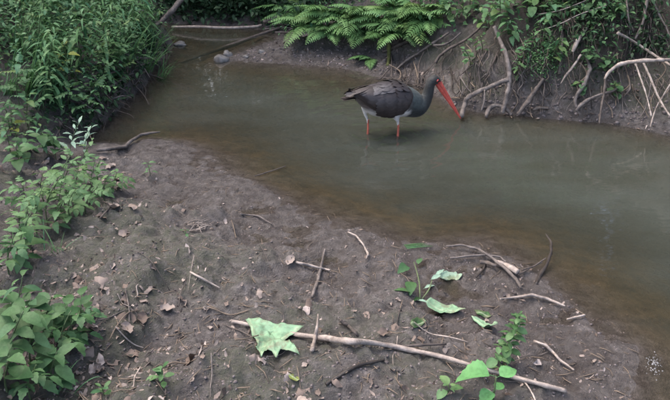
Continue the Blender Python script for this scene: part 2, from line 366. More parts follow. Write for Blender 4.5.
def plant(name, base, H, keys, n, label, cat='plant', group=None, lean=(0, 0), rad=0.003, spread=1.0, up=0.2, scale=1.0, start=0.15, stem='stem', whorl=2, top=True):
    """an upright stem (part) with leaves, each leaf an object of its own"""
    base = Vector(base); root = empty(name, base, label, cat, group)
    L = Vector((lean[0], lean[1], 0)) * H
    def axis_p(t): return Vector((0, 0, H * t)) + L * t * t + Vector((math.sin(t * 5 + n) * .02 * H, math.cos(t * 4 + n) * .02 * H, 0))
    pts = [axis_p(t) for t in (-0.04, .25, .5, .75, 1)]
    tube('stem', pts, [rad, rad * .9, rad * .75, rad * .6, rad * .4], M[stem], root, 5, 0.1, 3)
    a0 = random.uniform(0, 6.28); lv = max(1, n // whorl)
    for i in range(lv):
        t = start + (1 - start) * (i + .6) / lv; t = min(t, 1)
        for k in range(whorl):
            a = a0 + i * (1.57 if whorl == 2 else 2.4) + k * 6.28 / whorl + random.uniform(-.35, .35)
            me = random.choice(LEAF[random.choice(keys)]); o = link('leaf', me, None, root)
            sc = scale * random.uniform(.7, 1.15) * (1.0 - .45 * max(0, t - .6) / .4)
            o.matrix_local = Matrix.Translation(axis_p(t)) @ rot(a, up + random.uniform(-.45, .35) + .5 * max(0, t - .7), random.uniform(-.35, .35)) @ Matrix.Scale(sc * spread, 4)
    return root

# ------------------------------------------------------------------ ground and stream
def grid_mesh(name, X, Y, Z, keep=None, flip=False):
    ny, nx = Z.shape; idx = np.arange(nx * ny).reshape(ny, nx)
    q = np.stack([idx[:-1, :-1], idx[:-1, 1:], idx[1:, 1:], idx[1:, :-1]], -1).reshape(-1, 4)
    if keep is not None: q = q[keep.reshape(-1)]
    used = np.unique(q); mp = np.full(nx * ny, -1); mp[used] = np.arange(len(used)); q = mp[q]
    co = np.stack([X.ravel(), Y.ravel(), Z.ravel()], -1)[used]
    me = bpy.data.meshes.new(name); me.vertices.add(len(co)); me.vertices.foreach_set('co', co.astype(np.float32).ravel())
    me.loops.add(q.size); me.loops.foreach_set('vertex_index', q.astype(np.int32).ravel())
    me.polygons.add(len(q)); me.polygons.foreach_set('loop_start', (np.arange(len(q)) * 4).astype(np.int32))
    me.polygons.foreach_set('loop_total', np.full(len(q), 4, np.int32)); me.polygons.foreach_set('use_smooth', np.ones(len(q), bool))
    me.update(calc_edges=True); return me, used
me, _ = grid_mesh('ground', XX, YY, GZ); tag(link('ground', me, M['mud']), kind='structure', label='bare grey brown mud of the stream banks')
STORK = at(385, 135)
wet = (GZ < 0.012) & (np.abs(XX) < 12) & (np.abs(YY) < 14)
keep = wet[:-1, :-1] | wet[1:, :-1] | wet[:-1, 1:] | wet[1:, 1:]
WZ = fbm(XX, YY, 0.6, 2, 77) * 0.0016
for px_, py_, A in ((369.5, 132.5, .0036), (393, 138, .0040), (462, 116, .0014)):
    c = at(px_, py_); rr = np.hypot(XX - c[0], (YY - c[1])); WZ = WZ + A * np.sin(rr * 62) * np.exp(-rr * 4.2) * np.clip(rr / .02, 0, 1)
me, used = grid_mesh('stream_water', XX, YY, WZ, keep)
a = me.attributes.new('depth', 'FLOAT', 'POINT'); a.data.foreach_set('value', np.clip(-GZ.ravel()[used], 0, 1).astype(np.float32))
tag(link('stream_water', me, M['water']), kind='structure', label='murky grey green water of a slow stream')

# ------------------------------------------------------------------ trees round the stream (mostly above the frame: they shade it and show in the water)
def crown_mesh(seed, n, rx, rz):
    r = random.Random(seed); v = []; f = []; rnd = []
    cl = [(Vector((r.gauss(0, .42) * rx, r.gauss(0, .42) * rx, r.uniform(-.5, .5) * rz * 1.6)), r.uniform(.35, .75)) for _ in range(38)]
    for k in range(n):
        c, s = r.choice(cl); d = Vector((r.gauss(0, 1), r.gauss(0, 1), r.gauss(0, .6))) * s * .5
        g = ([(-.5, 0, 0), (0, -.7, -.05), (.5, 0, 0), (0, .9, -.12)], [(0, 1, 2, 3)])
        b = len(v); xf(g, Matrix.Translation(c + d) @ rot(r.uniform(0, 6.28), r.uniform(-.9, .5), r.uniform(-.5, .5)) @ Matrix.Scale(r.uniform(.10, .17), 4), v, f)
        rnd += [r.random()] * 4
    return mk('crown', v, f, False, rnd)
CROWNS = [crown_mesh(3, 5200, 1.9, 2.4), crown_mesh(9, 5200, 1.7, 3.0)]
for c in CROWNS: c.materials.append(M['dark'])
def tree(x, y, H, k, label):
    z = float(gz(x, y)) - .1
    root = empty('tree', (x, y, z), label, 'tree', 'trees round the stream', random.uniform(0, 6))
    v, f = [], []; lean = Vector((random.uniform(-.08, .08), random.uniform(-.08, .08), 0))
    pts = [Vector((0, 0, H * t)) + lean * H * t * t + Vector((random.uniform(-.04, .04), random.uniform(-.04, .04), 0)) * H * .2 for t in (0, .2, .45, .7, 1)]
    p, r_ = smooth_path(pts, [.17, .12, .10, .07, .03]); tube_geo(p, r_, 10, .15, v, f)
    for q in range(7):
        t = random.uniform(.35, .9); b = p[int(t * (len(p) - 1))]; a = random.uniform(0, 6.28)
        e = b + Vector((math.cos(a) * 1.5, math.sin(a) * 1.5, random.uniform(.4, 1.1))); m_ = (b + e) / 2 + Vector((0, 0, .15))
        pp, rr = smooth_path([b, m_, e], [.05, .032, .01]); tube_geo(pp, rr, 6, .15, v, f)
    link('trunk', mk('trunk', v, f), M['bark'], root)
    low = ((.3, -.3, 1.9, .62), (-.9, -.2, 1.5, .5)) if y > 7 else ()
    for (dx, dy, dz, s) in low + ((0, 0, H * .78, 1.0), (.8, .4, H * .55, .8), (-.7, -.5, H * .62, .85)):
        o = link('crown', CROWNS[(k + int(dz)) % 2], None, root); o.location = (dx, dy, dz); o.scale = (s * H / 7,) * 3; o.rotation_euler = (0, 0, random.uniform(0, 6))
T_LABEL = 'dark leaved tree standing on the bank above the stream'
for i, (x, y, H) in enumerate([(-3.4, 9.6, 6.5), (-1.1, 10.4, 7.5), (0.9, 9.4, 6.5), (-2.3, 8.9, 7.5), (-3.2, 12.0, 9), (0.2, 12.0, 9), (4.3, 5.4, 7.5), (5.2, 7.6, 8), (-6.2, 6.4, 7), (-7.6, 2.6, 7.5), (5.6, 1.8, 7), (3.4, 9.0, 6.5), (-6.5, 8.2, 8), (2.2, 11.2, 8)]):
    tree(x, y, H, i, T_LABEL)

# ------------------------------------------------------------------ the stork
def make_stork():
    o_ = STORK; H_ = R(24)
    root = empty('black_stork', (o_[0], o_[1], 0), 'black stork with a red bill and white belly wading in the stream', 'bird', rz=H_)
    st = [(-.185, .286, .026, .016), (-.155, .277, .046, .034), (-.11, .258, .070, .058), (-.06, .236, .083, .078), (0, .229, .088, .088), (.06, .222, .085, .090), (.11, .211, .075, .083),
          (.155, .190, .062, .074), (.193, .172, .048, .058), (.225, .172, .037, .043), (.246, .190, .030, .033), (.255, .216, .0265, .029), (.260, .240, .025, .026),
          (.271, .262, .026, .026), (.289, .268, .026, .025), (.305, .258, .021, .021), (.314, .246, .014, .014)]
    st = [(a, b - .040 * min(1, max(0, (.262 - a) / .06)), c, d) for a, b, c, d in st]; P = [Vector((a, 0, b)) for a, b, c, d in st]; path, hw = smooth_path(P, [s[2] for s in st], 4); _, hh = smooth_path(P, [s[3] for s in st], 4)
    v, f = [], []; S = 20; n = len(path)
    for i in range(n):
        t = (path[min(i + 1, n - 1)] - path[max(i - 1, 0)]).normalized(); N = Vector((-t.z, 0, t.x))
        for k in range(S):
            a = 2 * math.pi * k / S; v.append(path[i] + Vector((0, math.cos(a) * hw[i], 0)) + N * math.sin(a) * hh[i])
    for i in range(n - 1):
        for k in range(S): f.append((i * S + k, i * S + (k + 1) % S, (i + 1) * S + (k + 1) % S, (i + 1) * S + k))
    f.append(tuple(reversed(range(S)))); f.append(tuple((n - 1) * S + k for k in range(S)))
    LEGS = ((.048, -.048), (-.085, .042))
    for lx, ly in LEGS:
        p, r_ = smooth_path([(lx - .020, ly, .16), (lx - .014, ly, .118), (lx - .002, ly, .088), (lx + .003, ly, .058)], [.034, .021, .0095, .006] if ly < 0 else [.020, .010, .007, .0055]); tube_geo(p, r_, 12, 0, v, f)
    me0 = mk('body', v, f); tmp = link('tmp', me0)
    m1 = tmp.modifiers.new('r', 'REMESH'); m1.mode = 'VOXEL'; m1.voxel_size = 0.0055; m1.use_smooth_shade = True
    m2 = tmp.modifiers.new('s', 'SMOOTH'); m2.iterations = 5
    dg = bpy.context.evaluated_depsgraph_get(); body = bpy.data.meshes.new_from_object(tmp.evaluated_get(dg)); bpy.data.objects.remove(tmp)
    body.name = 'body'; body.materials.clear()
    co = np.empty(len(body.vertices) * 3, np.float32); body.vertices.foreach_get('co', co); co = co.reshape(-1, 3); x, y, z = co.T
    body.polygons.foreach_set('use_smooth', np.ones(len(body.polygons), bool))
    nz = fbm(x * 1.0 + y * .7, z, .012, 3, 3)
    white = sm(.014, -.010, z - (.192 + np.clip(x - .0, -.2, .2) * -.12 - .040 + nz * .012)) * sm(.122, .102, x + nz * .02 - (z - .13) * .35)
    green = sm(.085, .13, x); head = sm(.190, .235, x); low = sm(.165, .12, z + (x - .15) * .2) * green
    c = np.zeros((len(x), 4), np.float32); c[:, 3] = 1
    A = lambda *q: np.array(q, np.float32)[None]
    rgb = A(.050, .038, .036) * (1 - green[:, None]) + A(.032, .041, .041) * green[:, None]
    rgb = rgb * (1 - head[:, None]) + A(.013, .014, .014) * head[:, None]
    rgb = rgb * (1 - low[:, None]) + A(.010, .012, .013) * low[:, None]
    rgb = rgb * (1 - white[:, None]) + A(.36, .345, .335) * white[:, None]
    c[:, :3] = rgb * (1 + .5 * nz[:, None])
    at_ = body.attributes.new('plumage', 'FLOAT_COLOR', 'POINT'); at_.data.foreach_set('color', c.ravel())
    m, nt, bs = mat('plumage'); an = nd(nt, 'ShaderNodeAttribute', attribute_name='plumage'); nt.links.new(an.outputs['Color'], bs.inputs['Base Color'])
    bs.inputs['Roughness'].default_value = .6; bs.inputs['Specular IOR Level'].default_value = .25; bs.inputs['Sheen Weight'].default_value = .06; bs.inputs['Sheen Roughness'].default_value = .5
    tc = nd(nt, 'ShaderNodeTexCoord').outputs['Object']; mp = nd(nt, 'ShaderNodeMapping'); mp.inputs['Scale'].default_value = (40, 140, 140); nt.links.new(tc, mp.inputs[0])
    bump(nt, noise_out(nt, 1.0, 4, .6, mp.outputs[0]), .6, .006, bs)
    link('body', body, m, root)
    # wings: a shingle of feathers over each flank, long flight feathers behind
    wm = leaf_material('wing_feather', [(.016, .011, .0108), (.024, .0175, .017), (.019, .0138, .0133), (.029, .0215, .021)], 0.0, .5, .4)
    sm_ = leaf_material('scapular_feather', [(.026, .0215, .023), (.036, .032, .035), (.030, .026, .029)], 0.0, .45, .5)
    X_ = np.array([s[0] for s in st[:9]]); Zc = np.array([s[1] for s in st[:9]]); Wc = np.array([s[2] for s in st[:9]]); Hc = np.array([s[3] for s in st[:9]])
    def surf(x, th, s, off=0.0):
        return Vector((x, s * (np.interp(x, X_, Wc) + .006 + off) * math.cos(th), np.interp(x, X_, Zc) + (np.interp(x, X_, Hc) + .006 + off) * math.sin(th)))
    def feather_m(x, th, s, off, L, W, tilt):
        p = surf(x, th, s, off); px_ = surf(x + .01, th, s, off) - p; pt = surf(x, th + .05, s, off) - p
        n = px_.cross(pt).normalized(); c = surf(x, th, s, 0) - Vector((x, 0, np.interp(x, X_, Zc)))
        if n.dot(c) < 0: n = -n
        d = (-px_.normalized() + pt.normalized() * tilt).normalized(); d = (d - n * d.dot(n)).normalized() - n * .035; d.normalize(); xx = d.cross(n).normalized(); n = xx.cross(d)
        return Matrix(((xx.x, d.x, n.x, p.x), (xx.y, d.y, n.y, p.y), (xx.z, d.z, n.z, p.z), (0, 0, 0, 1)))
    LOWX = [-.21, -.17, -.10, -.03, .03, .075, .105, .125]; LOWT = [R(-8), R(-25), R(-46), R(-52), R(-42), R(-20), R(8), R(35)]
    fm = mk('feather', *leaf_geo(.12, .022, 'oval', 6, -.12, .10)); fm.materials.append(wm)
    for s in (-1, 1):
        v, f, rn = [], [], []
        NX, NT = 22, 12
        for i in range(NX):
            x = .125 - (.33) * i / (NX - 1); lo = np.interp(x, LOWX, LOWT)
            for k in range(NT): v.append(surf(x, lo + (R(84) - lo) * k / (NT - 1), s, -.002 if k in (0,) else .002))
        for i in range(NX - 1):
            for k in range(NT - 1): f.append((i * NT + k, i * NT + k + 1, (i + 1) * NT + k + 1, (i + 1) * NT + k))
        rn = [.3] * len(v)
        for row in range(11):                      # coverts, rear rows first
            x0 = -.12 + row * .0225
            for k in range(9):
                lo = np.interp(x0, LOWX, LOWT) + .05; th = lo + (R(62) - lo) * (k + .5 * (row % 2)) / 8.5
                g = leaf_geo(.050 * random.uniform(.85, 1.15), .025, 'oval', 5, -.15, .12); b = len(v)
                xf(g, feather_m(x0 + random.uniform(-.005, .005), th, s, .002 + row * .0002, 0, 0, .10 * math.sin(th) + random.uniform(-.12, .12)), v, f); rn += [random.random()] * (len(v) - b)
        wing = link('wing', mk('wing', v, f, True, rn), wm, root)
        v, f, rn = [], [], []
        for row in range(9):
            x0 = -.06 + row * .021
            for k in range(4):
                th = R(50 + 13 * k + (row % 2) * 6); b = len(v)
                g = leaf_geo(.062 * random.uniform(.85, 1.15), .026, 'oval', 5, -.12, .12)
                xf(g, feather_m(x0, th, s, .0065 + row * .0003, 0, 0, random.uniform(-.12, .12)), v, f); rn += [random.random()] * (len(v) - b)
        link('scapulars', mk('scapulars', v, f, True, rn), sm_, wing)
        for k in range(9):
            lo = np.interp(-.13, LOWX, LOWT); th = lo + (R(70) - lo) * k / 8
            o = link('feather', fm, None, wing); o.matrix_local = feather_m(-.125 + .012 * math.sin(k), th, s, .003 + .001 * (k % 2), 0, 0, -.30 * (th - R(10)))
    tm = mk('tail_feather', *leaf_geo(.13, .032, 'oval', 6, -.1, .12)); tm.materials.append(wm)
    for k in range(7):
        a = (k - 3) * .10; o = link('tail_feather', tm, None, root)
        o.matrix_local = Matrix.Translation((-.135, (k - 3) * .007, .238 - abs(k - 3) * .003)) @ Matrix.Rotation(R(90) + a, 4, 'Z') @ Matrix.Rotation(R(4), 4, 'X')
    # bill: two mandibles, slightly parted at the tip
    tip = Vector(BILL_TIP); b0 = Vector((.302, 0, .257)); d = (tip - b0); nrm = Vector((-d.z, 0, d.x)).normalized()
    v, f = [], []
    for sgn, r0 in ((1, .0155), (-1, .0125)):
        pts = [b0 + d * t + nrm * sgn * (.0055 * (1 - t) + .0012) for t in (0, .25, .5, .75, 1)]
        p, r_ = smooth_path(pts, [r0, r0 * .85, r0 * .66, r0 * .45, .0016]); tube_geo(p, r_, 10, 0, v, f)
    link('beak', mk('beak', v, f), M['bill'], root)
    for s in (-1, 1):
        v, f = tube_geo([Vector((.292, s * .021, .267)), Vector((.292, s * .0275, .267))], [.0085, .006], 14)
        e = link('eye', mk('eye', v, f), M['skin'], root)
        v, f = tube_geo([Vector((.292, s * .026, .267)), Vector((.292, s * .0295, .267)), Vector((.292, s * .0305, .267))], [.0058, .005, .002], 12)
        link('pupil', mk('pupil', v, f), M['eye'], e)
        v, f = tube_geo([Vector((.302, s * .012, .258)), Vector((.310, s * .010, .249))], [.010, .007], 10); link('face_skin', mk('face_skin', v, f), M['skin'], root)
    for lx, ly in LEGS:
        wx = o_[0] + lx * math.cos(H_) - ly * math.sin(H_); wy = o_[1] + lx * math.sin(H_) + ly * math.cos(H_); zb = float(gz(wx, wy)) + .006
        v, f = [], []
        p, r_ = smooth_path([(lx + .002, ly, .085), (lx + .004, ly, .04), (lx + .003, ly, 0), (lx - .002, ly, zb * .5), (lx + .006, ly, zb + .004)], [.0062, .0052, .0062, .005, .006]); tube_geo(p, r_, 9, .12, v, f)
        for a, L in ((-.55, .07), (0, .08), (.55, .07), (math.pi, .035)):
            dv = Vector((math.cos(a), math.sin(a), 0)); b = Vector((lx + .006, ly, zb))
            p, r_ = smooth_path([b + Vector((0, 0, .006)), b + dv * L * .5 + Vector((0, 0, .006)), b + dv * L], [.006, .005, .0025], 3); tube_geo(p, r_, 7, 0, v, f)
        link('leg', mk('leg', v, f), M['legred'], root)
BILL_TIP = (.478, 0, .022)
make_stork()

ORD = ['leftmost', 'second', 'third', 'fourth', 'fifth', 'sixth', 'seventh', 'eighth', 'ninth', 'tenth', 'eleventh', 'twelfth', 'thirteenth', 'fourteenth', 'rightmost']

# ------------------------------------------------------------------ left bank: nettles, grasses, undergrowth
def leaf_mass(name, spots, m, label, size=(.03, .06), kind='ovate', per=40, spread=(.18, .18, .15), n=3):
    v, f, rn = [], [], []; gs = [leaf_geo(1, .5, kind, n, .2, .3) for _ in range(1)]
    for (x, y, z) in spots:
        for k in range(per):
            p = Vector((x + random.gauss(0, spread[0]), y + random.gauss(0, spread[1]), z + random.gauss(0, spread[2]) * .8)); g_ = float(gz(p.x, p.y))
            if g_ < -.012: continue
            if p.z < max(g_, 0) + .02: p.z = max(g_, 0) + random.uniform(.02, .10)
            b = len(v); xf(gs[0], Matrix.Translation(p) @ rot(random.uniform(0, 6.28), random.uniform(-.9, .5), random.uniform(-.5, .5)) @ Matrix.Scale(random.uniform(*size), 4), v, f)
            rn += [random.random()] * (len(v) - b)
    return tag(link(name, mk(name, v, f, True, rn), m), label, 'undergrowth', kind='stuff')
spots = []
for k in range(420):
    y = random.uniform(3.0, 6.4); x = -1.55 - random.random() ** 1.3 * 2.6 - max(0, .34 * (y - 4.5))
    if 3.0 < y < 3.5 and x > -1.75: continue
    spots.append((x, y, float(gz(x, y)) + random.uniform(.02, .30)))
for k in range(110):
    y = random.uniform(3.25, 6.0); x = -1.30 - random.random() * .32 - max(0, .6 * (3.5 - y)) - max(0, .34 * (y - 4.5)); spots.append((x, y, float(gz(x, y)) + random.uniform(.03, .14)))
leaf_mass('undergrowth', spots, M['bank'], 'dense dark leafy undergrowth filling the left bank behind the nettles', per=44, size=(.020, .045))
spots = []
for k in range(300):
    px_, py_ = random.uniform(150, 330), random.uniform(-90, 24); p = hit(px_, py_)
    if p.y > 5.3: spots.append((p.x, p.y + random.uniform(0, .8), p.z + random.uniform(.05, .6)))
for k in range(260):
    p = hit(random.uniform(168, 300), random.uniform(-14, 22)); spots.append((p.x, p.y + .05, p.z + random.uniform(.02, .16)))
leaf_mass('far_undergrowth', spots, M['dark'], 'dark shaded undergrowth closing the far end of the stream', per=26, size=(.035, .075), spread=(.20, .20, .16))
NG = 'nettles on the steep left bank'
cnt = 0
while cnt < 150:
    y = 3.15 + random.random() ** 0.8 * 3.1; x = -1.34 - random.random() ** 1.5 * 1.9 - max(0, .5 * (3.5 - y))
    if y > 4.7: x -= .16 + .25 * (y - 4.7)
    zb = float(gz(x, y))
    if zb < .03: continue
    front = x > -1.65
    plant(('nettle', 'narrow_leaved_herb', 'fine_leaved_herb')[cnt % 3], (x, y, zb), random.uniform(.26, .52) * (1 if not front else .75), *((['nettle'], random.choice((20, 24, 26)), 'leafy green nettle crowded with others on the left bank', 'nettle', NG) if cnt % 3 == 0 else (['blade_leaf'], 28, 'tall herb with long narrow leaves among the nettles on the left bank', 'herb', 'narrow leaved herbs on the left bank') if cnt % 3 == 1 else (['fine', 'fine', 'pinnate'], 34, 'airy fine leaved herb among the nettles on the left bank', 'herb', 'fine leaved herbs on the left bank')),
          lean=(random.uniform(.1, .6) if front else random.uniform(-.1, .4), random.uniform(-.4, .15)), scale=random.uniform(.5, .8) if cnt % 3 == 0 else random.uniform(.7, 1.1), up=.15)
    cnt += 1
EDGE = [(40, 96), (70, 98), (95, 92), (60, 80), (20, 90), (105, 80), (120, 70), (12, 120), (30, 118), (85, 108), (135, 60)]
for i, (px_, py_) in enumerate(sorted(EDGE)):
    plant('nettle', hit(px_, py_ + 14), random.uniform(.16, .26), ['pinnate', 'nettle'], 10, ['leftmost', 'second', 'third', 'fourth', 'fifth', 'sixth', 'seventh', 'eighth', 'ninth', 'tenth', 'rightmost'][i] + ' low nettle' + (' from the left' if 0 < i < 10 else '') + ' leaning from the foot of the left bank', 'nettle', 'low plants along the left bank foot', lean=(random.uniform(.2, .7), -.5), whorl=2)
def blade_mesh():
    out = []
    for k in range(4):
        L = random.uniform(.30, .46); v, f = [], []; n = 8; c = random.uniform(.25, .7)
        for i in range(n + 1):
            t = i / n; w_ = .0055 * (1 - t) ** .6 + .0003; y = L * t * (1 - .25 * c * t); z = L * (t - c * t * t) * .9
            v += [(-w_, y * .55, z + .001), (0, y * .55, z), (w_, y * .55, z + .001)]
        for i in range(n): a = i * 3; f += [(a, a + 1, a + 4, a + 3), (a + 1, a + 2, a + 5, a + 4)]
        me = mk('blade', v, f); me.materials.append(M['grass']); out.append(me)
    return out
BLADES = blade_mesh()
def tuft(p, n, label, group=None, s=1.0, a0=0.0, ar=3.14):
    root = empty('grass_tuft', p, label, 'grass tuft', group)
    for k in range(n):
        o = link('blade', random.choice(BLADES), None, root); o.location = (random.gauss(0, .018), random.gauss(0, .018), -.01)
        o.rotation_euler = (random.uniform(-.25, .25), random.uniform(-.15, .15), a0 + random.uniform(-ar, ar)); o.scale = (s * random.uniform(.7, 1.2),) * 3
for i, (px_, py_) in enumerate(sorted([(15, 38), (30, 52), (45, 40), (28, 66), (8, 62), (60, 30), (40, 22), (12, 20), (130, 30), (145, 42), (150, 25), (120, 18), (160, 52), (138, 12), (110, 34)])):
    p = hit(px_, py_ + 30); tuft(p, 26, ORD[i] + ' grass tuft' + (' from the left' if 0 < i < 14 else '') + ' among the nettles of the left bank', 'grass tufts on the left bank', random.uniform(.55, .85), -1.2, 1.2)
plant('yellowing_plant', hit(72, 82), .24, ['yellow'], 8, 'yellow leaved sprig amid the dark green nettles', 'plant', lean=(.2, -.5))
plant('yellowing_plant', hit(16, 138), .17, ['yellow', 'nettle_pale'], 8, 'yellow green sprig at the dark foot of the left bank', 'plant', lean=(.3, -.5))

FOOT = [(172, 42), (166, 54), (150, 75), (131, 100), (104, 124), (60, 134)]
def foot(maxoff):
    i = random.randrange(5); t = random.random(); a, b = FOOT[i], FOOT[i + 1]; o = random.uniform(3, maxoff)
    return a[0] + (b[0] - a[0]) * t - o * .75, a[1] + (b[1] - a[1]) * t - o * .65
spots = [tuple(hit(*foot(34), .03)) for k in range(90)]
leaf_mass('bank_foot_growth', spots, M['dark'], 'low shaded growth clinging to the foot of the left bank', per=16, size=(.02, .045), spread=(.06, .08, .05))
for k in range(90):
    x0, y0 = foot(26); ln = random.uniform(6, 20); dx = random.gauss(4, 7); r0 = random.choice((.0018, .0025, .0035, .005))
    pts = [hit(x0 + dx * t + random.gauss(0, 1.2), y0 + ln * t, .008, True, random.uniform(.01, .07)) for t in (0, .33, .66, 1)]
    stick('root_strand', pts, [r0, r0, r0 * .8, r0 * .5], M[random.choice(('root', 'root', 'darkwood', 'dstem', 'greywood'))], 'thin root strand hanging in the shade under the left bank', 'root', 'root strands under the left bank', sides=5)
# bare twigs and roots hanging over the water under the left bank
DL = 'thin bare twig hanging out over the water under the left bank'
for (a, b, c) in [((88, 66), (112, 58), (150, 52)), ((96, 80), (120, 70), (163, 60)), ((92, 74), (104, 92), (114, 104)), ((100, 62), (122, 76), (140, 70)), ((100, 92), (118, 82), (146, 64)), ((84, 84), (98, 100), (108, 112)),
                  ((120, 52), (140, 58), (166, 58)), ((110, 100), (122, 96), (132, 98)), ((128, 56), (142, 66), (150, 78)), ((106, 70), (118, 86), (128, 92)), ((75, 96), (90, 108), (104, 116))]:
    stick('hanging_twig', [hit(*a, .05, True), hit(*b, .10, True), hit(*c, .06, True)], [.006, .005, .002], M['greywood'], DL, 'twig', 'bare twigs under the left bank', sides=6)
stick('fallen_branch', [hit(181, 0, .35, True), hit(172, 11, .30, True), hit(163, 20, .24, True), hit(154, 27, .18, True)], [.022, .020, .017, .012], M['greywood'], 'grey bare branch slanting down into the left bank foliage', 'branch')
stick('pole', [hit(172, 27, .03, True), hit(200, 27, .05, True), hit(228, 28, .05, True), hit(254, 27, .04, True), hit(262, 25, .03, True)], [.010, .012, .012, .013, .011], M['palewood'], 'long thin pale pole lying across the far end of the stream', 'pole')
stick('sunken_log', [hit(178, 64, -.04, True), hit(205, 54, -.020, True), hit(235, 44, -.011, True), hit(262, 34, .002, True), hit(285, 26, .02, True)], [.011, .014, .016, .014, .011], M['root'], 'half sunken dark log slanting across the far water', 'log')
stick('driftwood', [hit(264, 22, .06), hit(276, 18, .09), hit(290, 13, .11), hit(300, 10, .1)], [.016, .018, .02, .012], M['greywood'], 'grey driftwood lying on the far mud below the ferns', 'driftwood')
for k in range(10):
    x0, y0 = random.uniform(262, 292), random.uniform(14, 34); dx, dy = random.uniform(14, 30), random.uniform(-8, 4)
    stick('drift_twig', [hit(x0, y0, .02), hit(x0 + dx / 2, y0 + dy / 2 - 1, .03), hit(x0 + dx, y0 + dy, .02)], [.006, .006, .002], M['greywood'], 'thin grey twig in the drift on the far mud', 'twig', 'twigs on the far mud', sides=6)

def rock(name, p, s, m, label, seed, cat='stone', group=None, kind=None):
    v, f = [], []; import bmesh
    bm = bmesh.new(); bmesh.ops.create_icosphere(bm, subdivisions=3, radius=1.0)
    for q in bm.verts:
        k = 1 + .38 * mnoise.noise(q.co * 1.1 + Vector((seed, 0, seed))) + .16 * mnoise.noise(q.co * 3 + Vector((seed, 3, 0)))
        q.co = Vector((q.co.x * s[0], q.co.y * s[1], q.co.z * s[2])) * k
    me = bpy.data.meshes.new(name); bm.to_mesh(me); bm.free(); me.polygons.foreach_set('use_smooth', np.ones(len(me.polygons), bool))
    o = link(name, me, m); o.location = p; return tag(o, label, cat, group, kind)
rock('stone', hit(221, 61, 0.0, True), (.055, .04, .05), M['stone'], 'pale grey stone standing in the water at the tip of the mud spit', 2.3)
rock('stone', hit(228, 56, 0.0, True), (.035, .03, .04), M['stone'], 'small dark grey stone leaning behind the pale stone at the spit', 5.1)
for i, (px_, py_, s, lb) in enumerate([(180, 45, .04, 'grey lump of clay at the waterline of the far left bank'), (246, 57, .02, 'whitish pebble on the edge of the mud spit'), (262, 52, .025, 'flat grey pebble further up the mud spit')]):
    rock('stone', hit(px_, py_, .0, True), (s * 1.3, s, s * .7), M['stone'], lb, i * 3.3 + 1)

# ------------------------------------------------------------------ ferns on the far bank
def frond_mesh(L, n, seed):
    r = random.Random(seed); v, f = [], []; pts = []
    for i in range(9):
        t = i / 8; pts.append(Vector((0, L * t * (1 - .1 * t), L * (.30 * t - .62 * t * t))))
    tube_geo(pts, [.0028 * (1 - .8 * i / 8) for i in range(9)], 5, 0, v, f)
    for i in range(n):
        t = .10 + .9 * (i + .5) / n; p = pts[min(8, int(t * 8))].lerp(pts[min(8, int(t * 8) + 1)], t * 8 - int(t * 8)); tl = -(1.24 * t - .30)
        ln = L * .26 * math.sin(math.pi * (.12 + .88 * t) ** .75) ** .8 + .004
        for s in (-1, 1):
            g = leaf_geo(ln * r.uniform(.9, 1.1), ln * .24 + .003, 'lance', 8, .15, .35, .22)
            xf(g, Matrix.Translation(p) @ Matrix.Rotation(math.atan(tl), 4, 'X') @ rot(-s * (1.25 - .35 * t), r.uniform(-.15, .1), s * .15), v, f)
    me = mk('frond', v, f); me.materials.append(M['fern']); return me
FRONDS = [frond_mesh(.40, 17, 1), frond_mesh(.46, 19, 2), frond_mesh(.34, 15, 3)]
def fern(p, n, label, a0, ar, s=1.0, group='ferns on the far bank', tilt=0.0):
    root = empty('fern', p, label, 'fern', group)
    for k in range(n):
        o = link('frond', random.choice(FRONDS), None, root); a = a0 + ar * ((k + .5) / n * 2 - 1) + random.uniform(-.2, .2)
        o.matrix_local = rot(a, random.uniform(.15, .75) + tilt, random.uniform(-.3, .3)) @ Matrix.Scale(s * random.uniform(.75, 1.1), 4)
FERNS = sorted([(318, 6), (338, 9), (352, 4), (372, 10), (392, 8), (300, 14), (318, 18), (386, -6), (408, -2), (300, 0), (348, 20), (372, 24), (392, 22), (415, 8), (284, 2)])
for i, (px_, py_) in enumerate(FERNS):
    fern(hit(px_ + 12, py_ + 14, .03), 8, (ORD[i] + ' green fern' + (' from the left' if 0 < i < 14 else '') + ' in the row arching over the far mud bank'), R(150), R(80), random.uniform(.75, 1.0))
fern(hit(372, 60), 6, 'small fern growing at the waterline above the stork', R(120), R(70), .42, None)

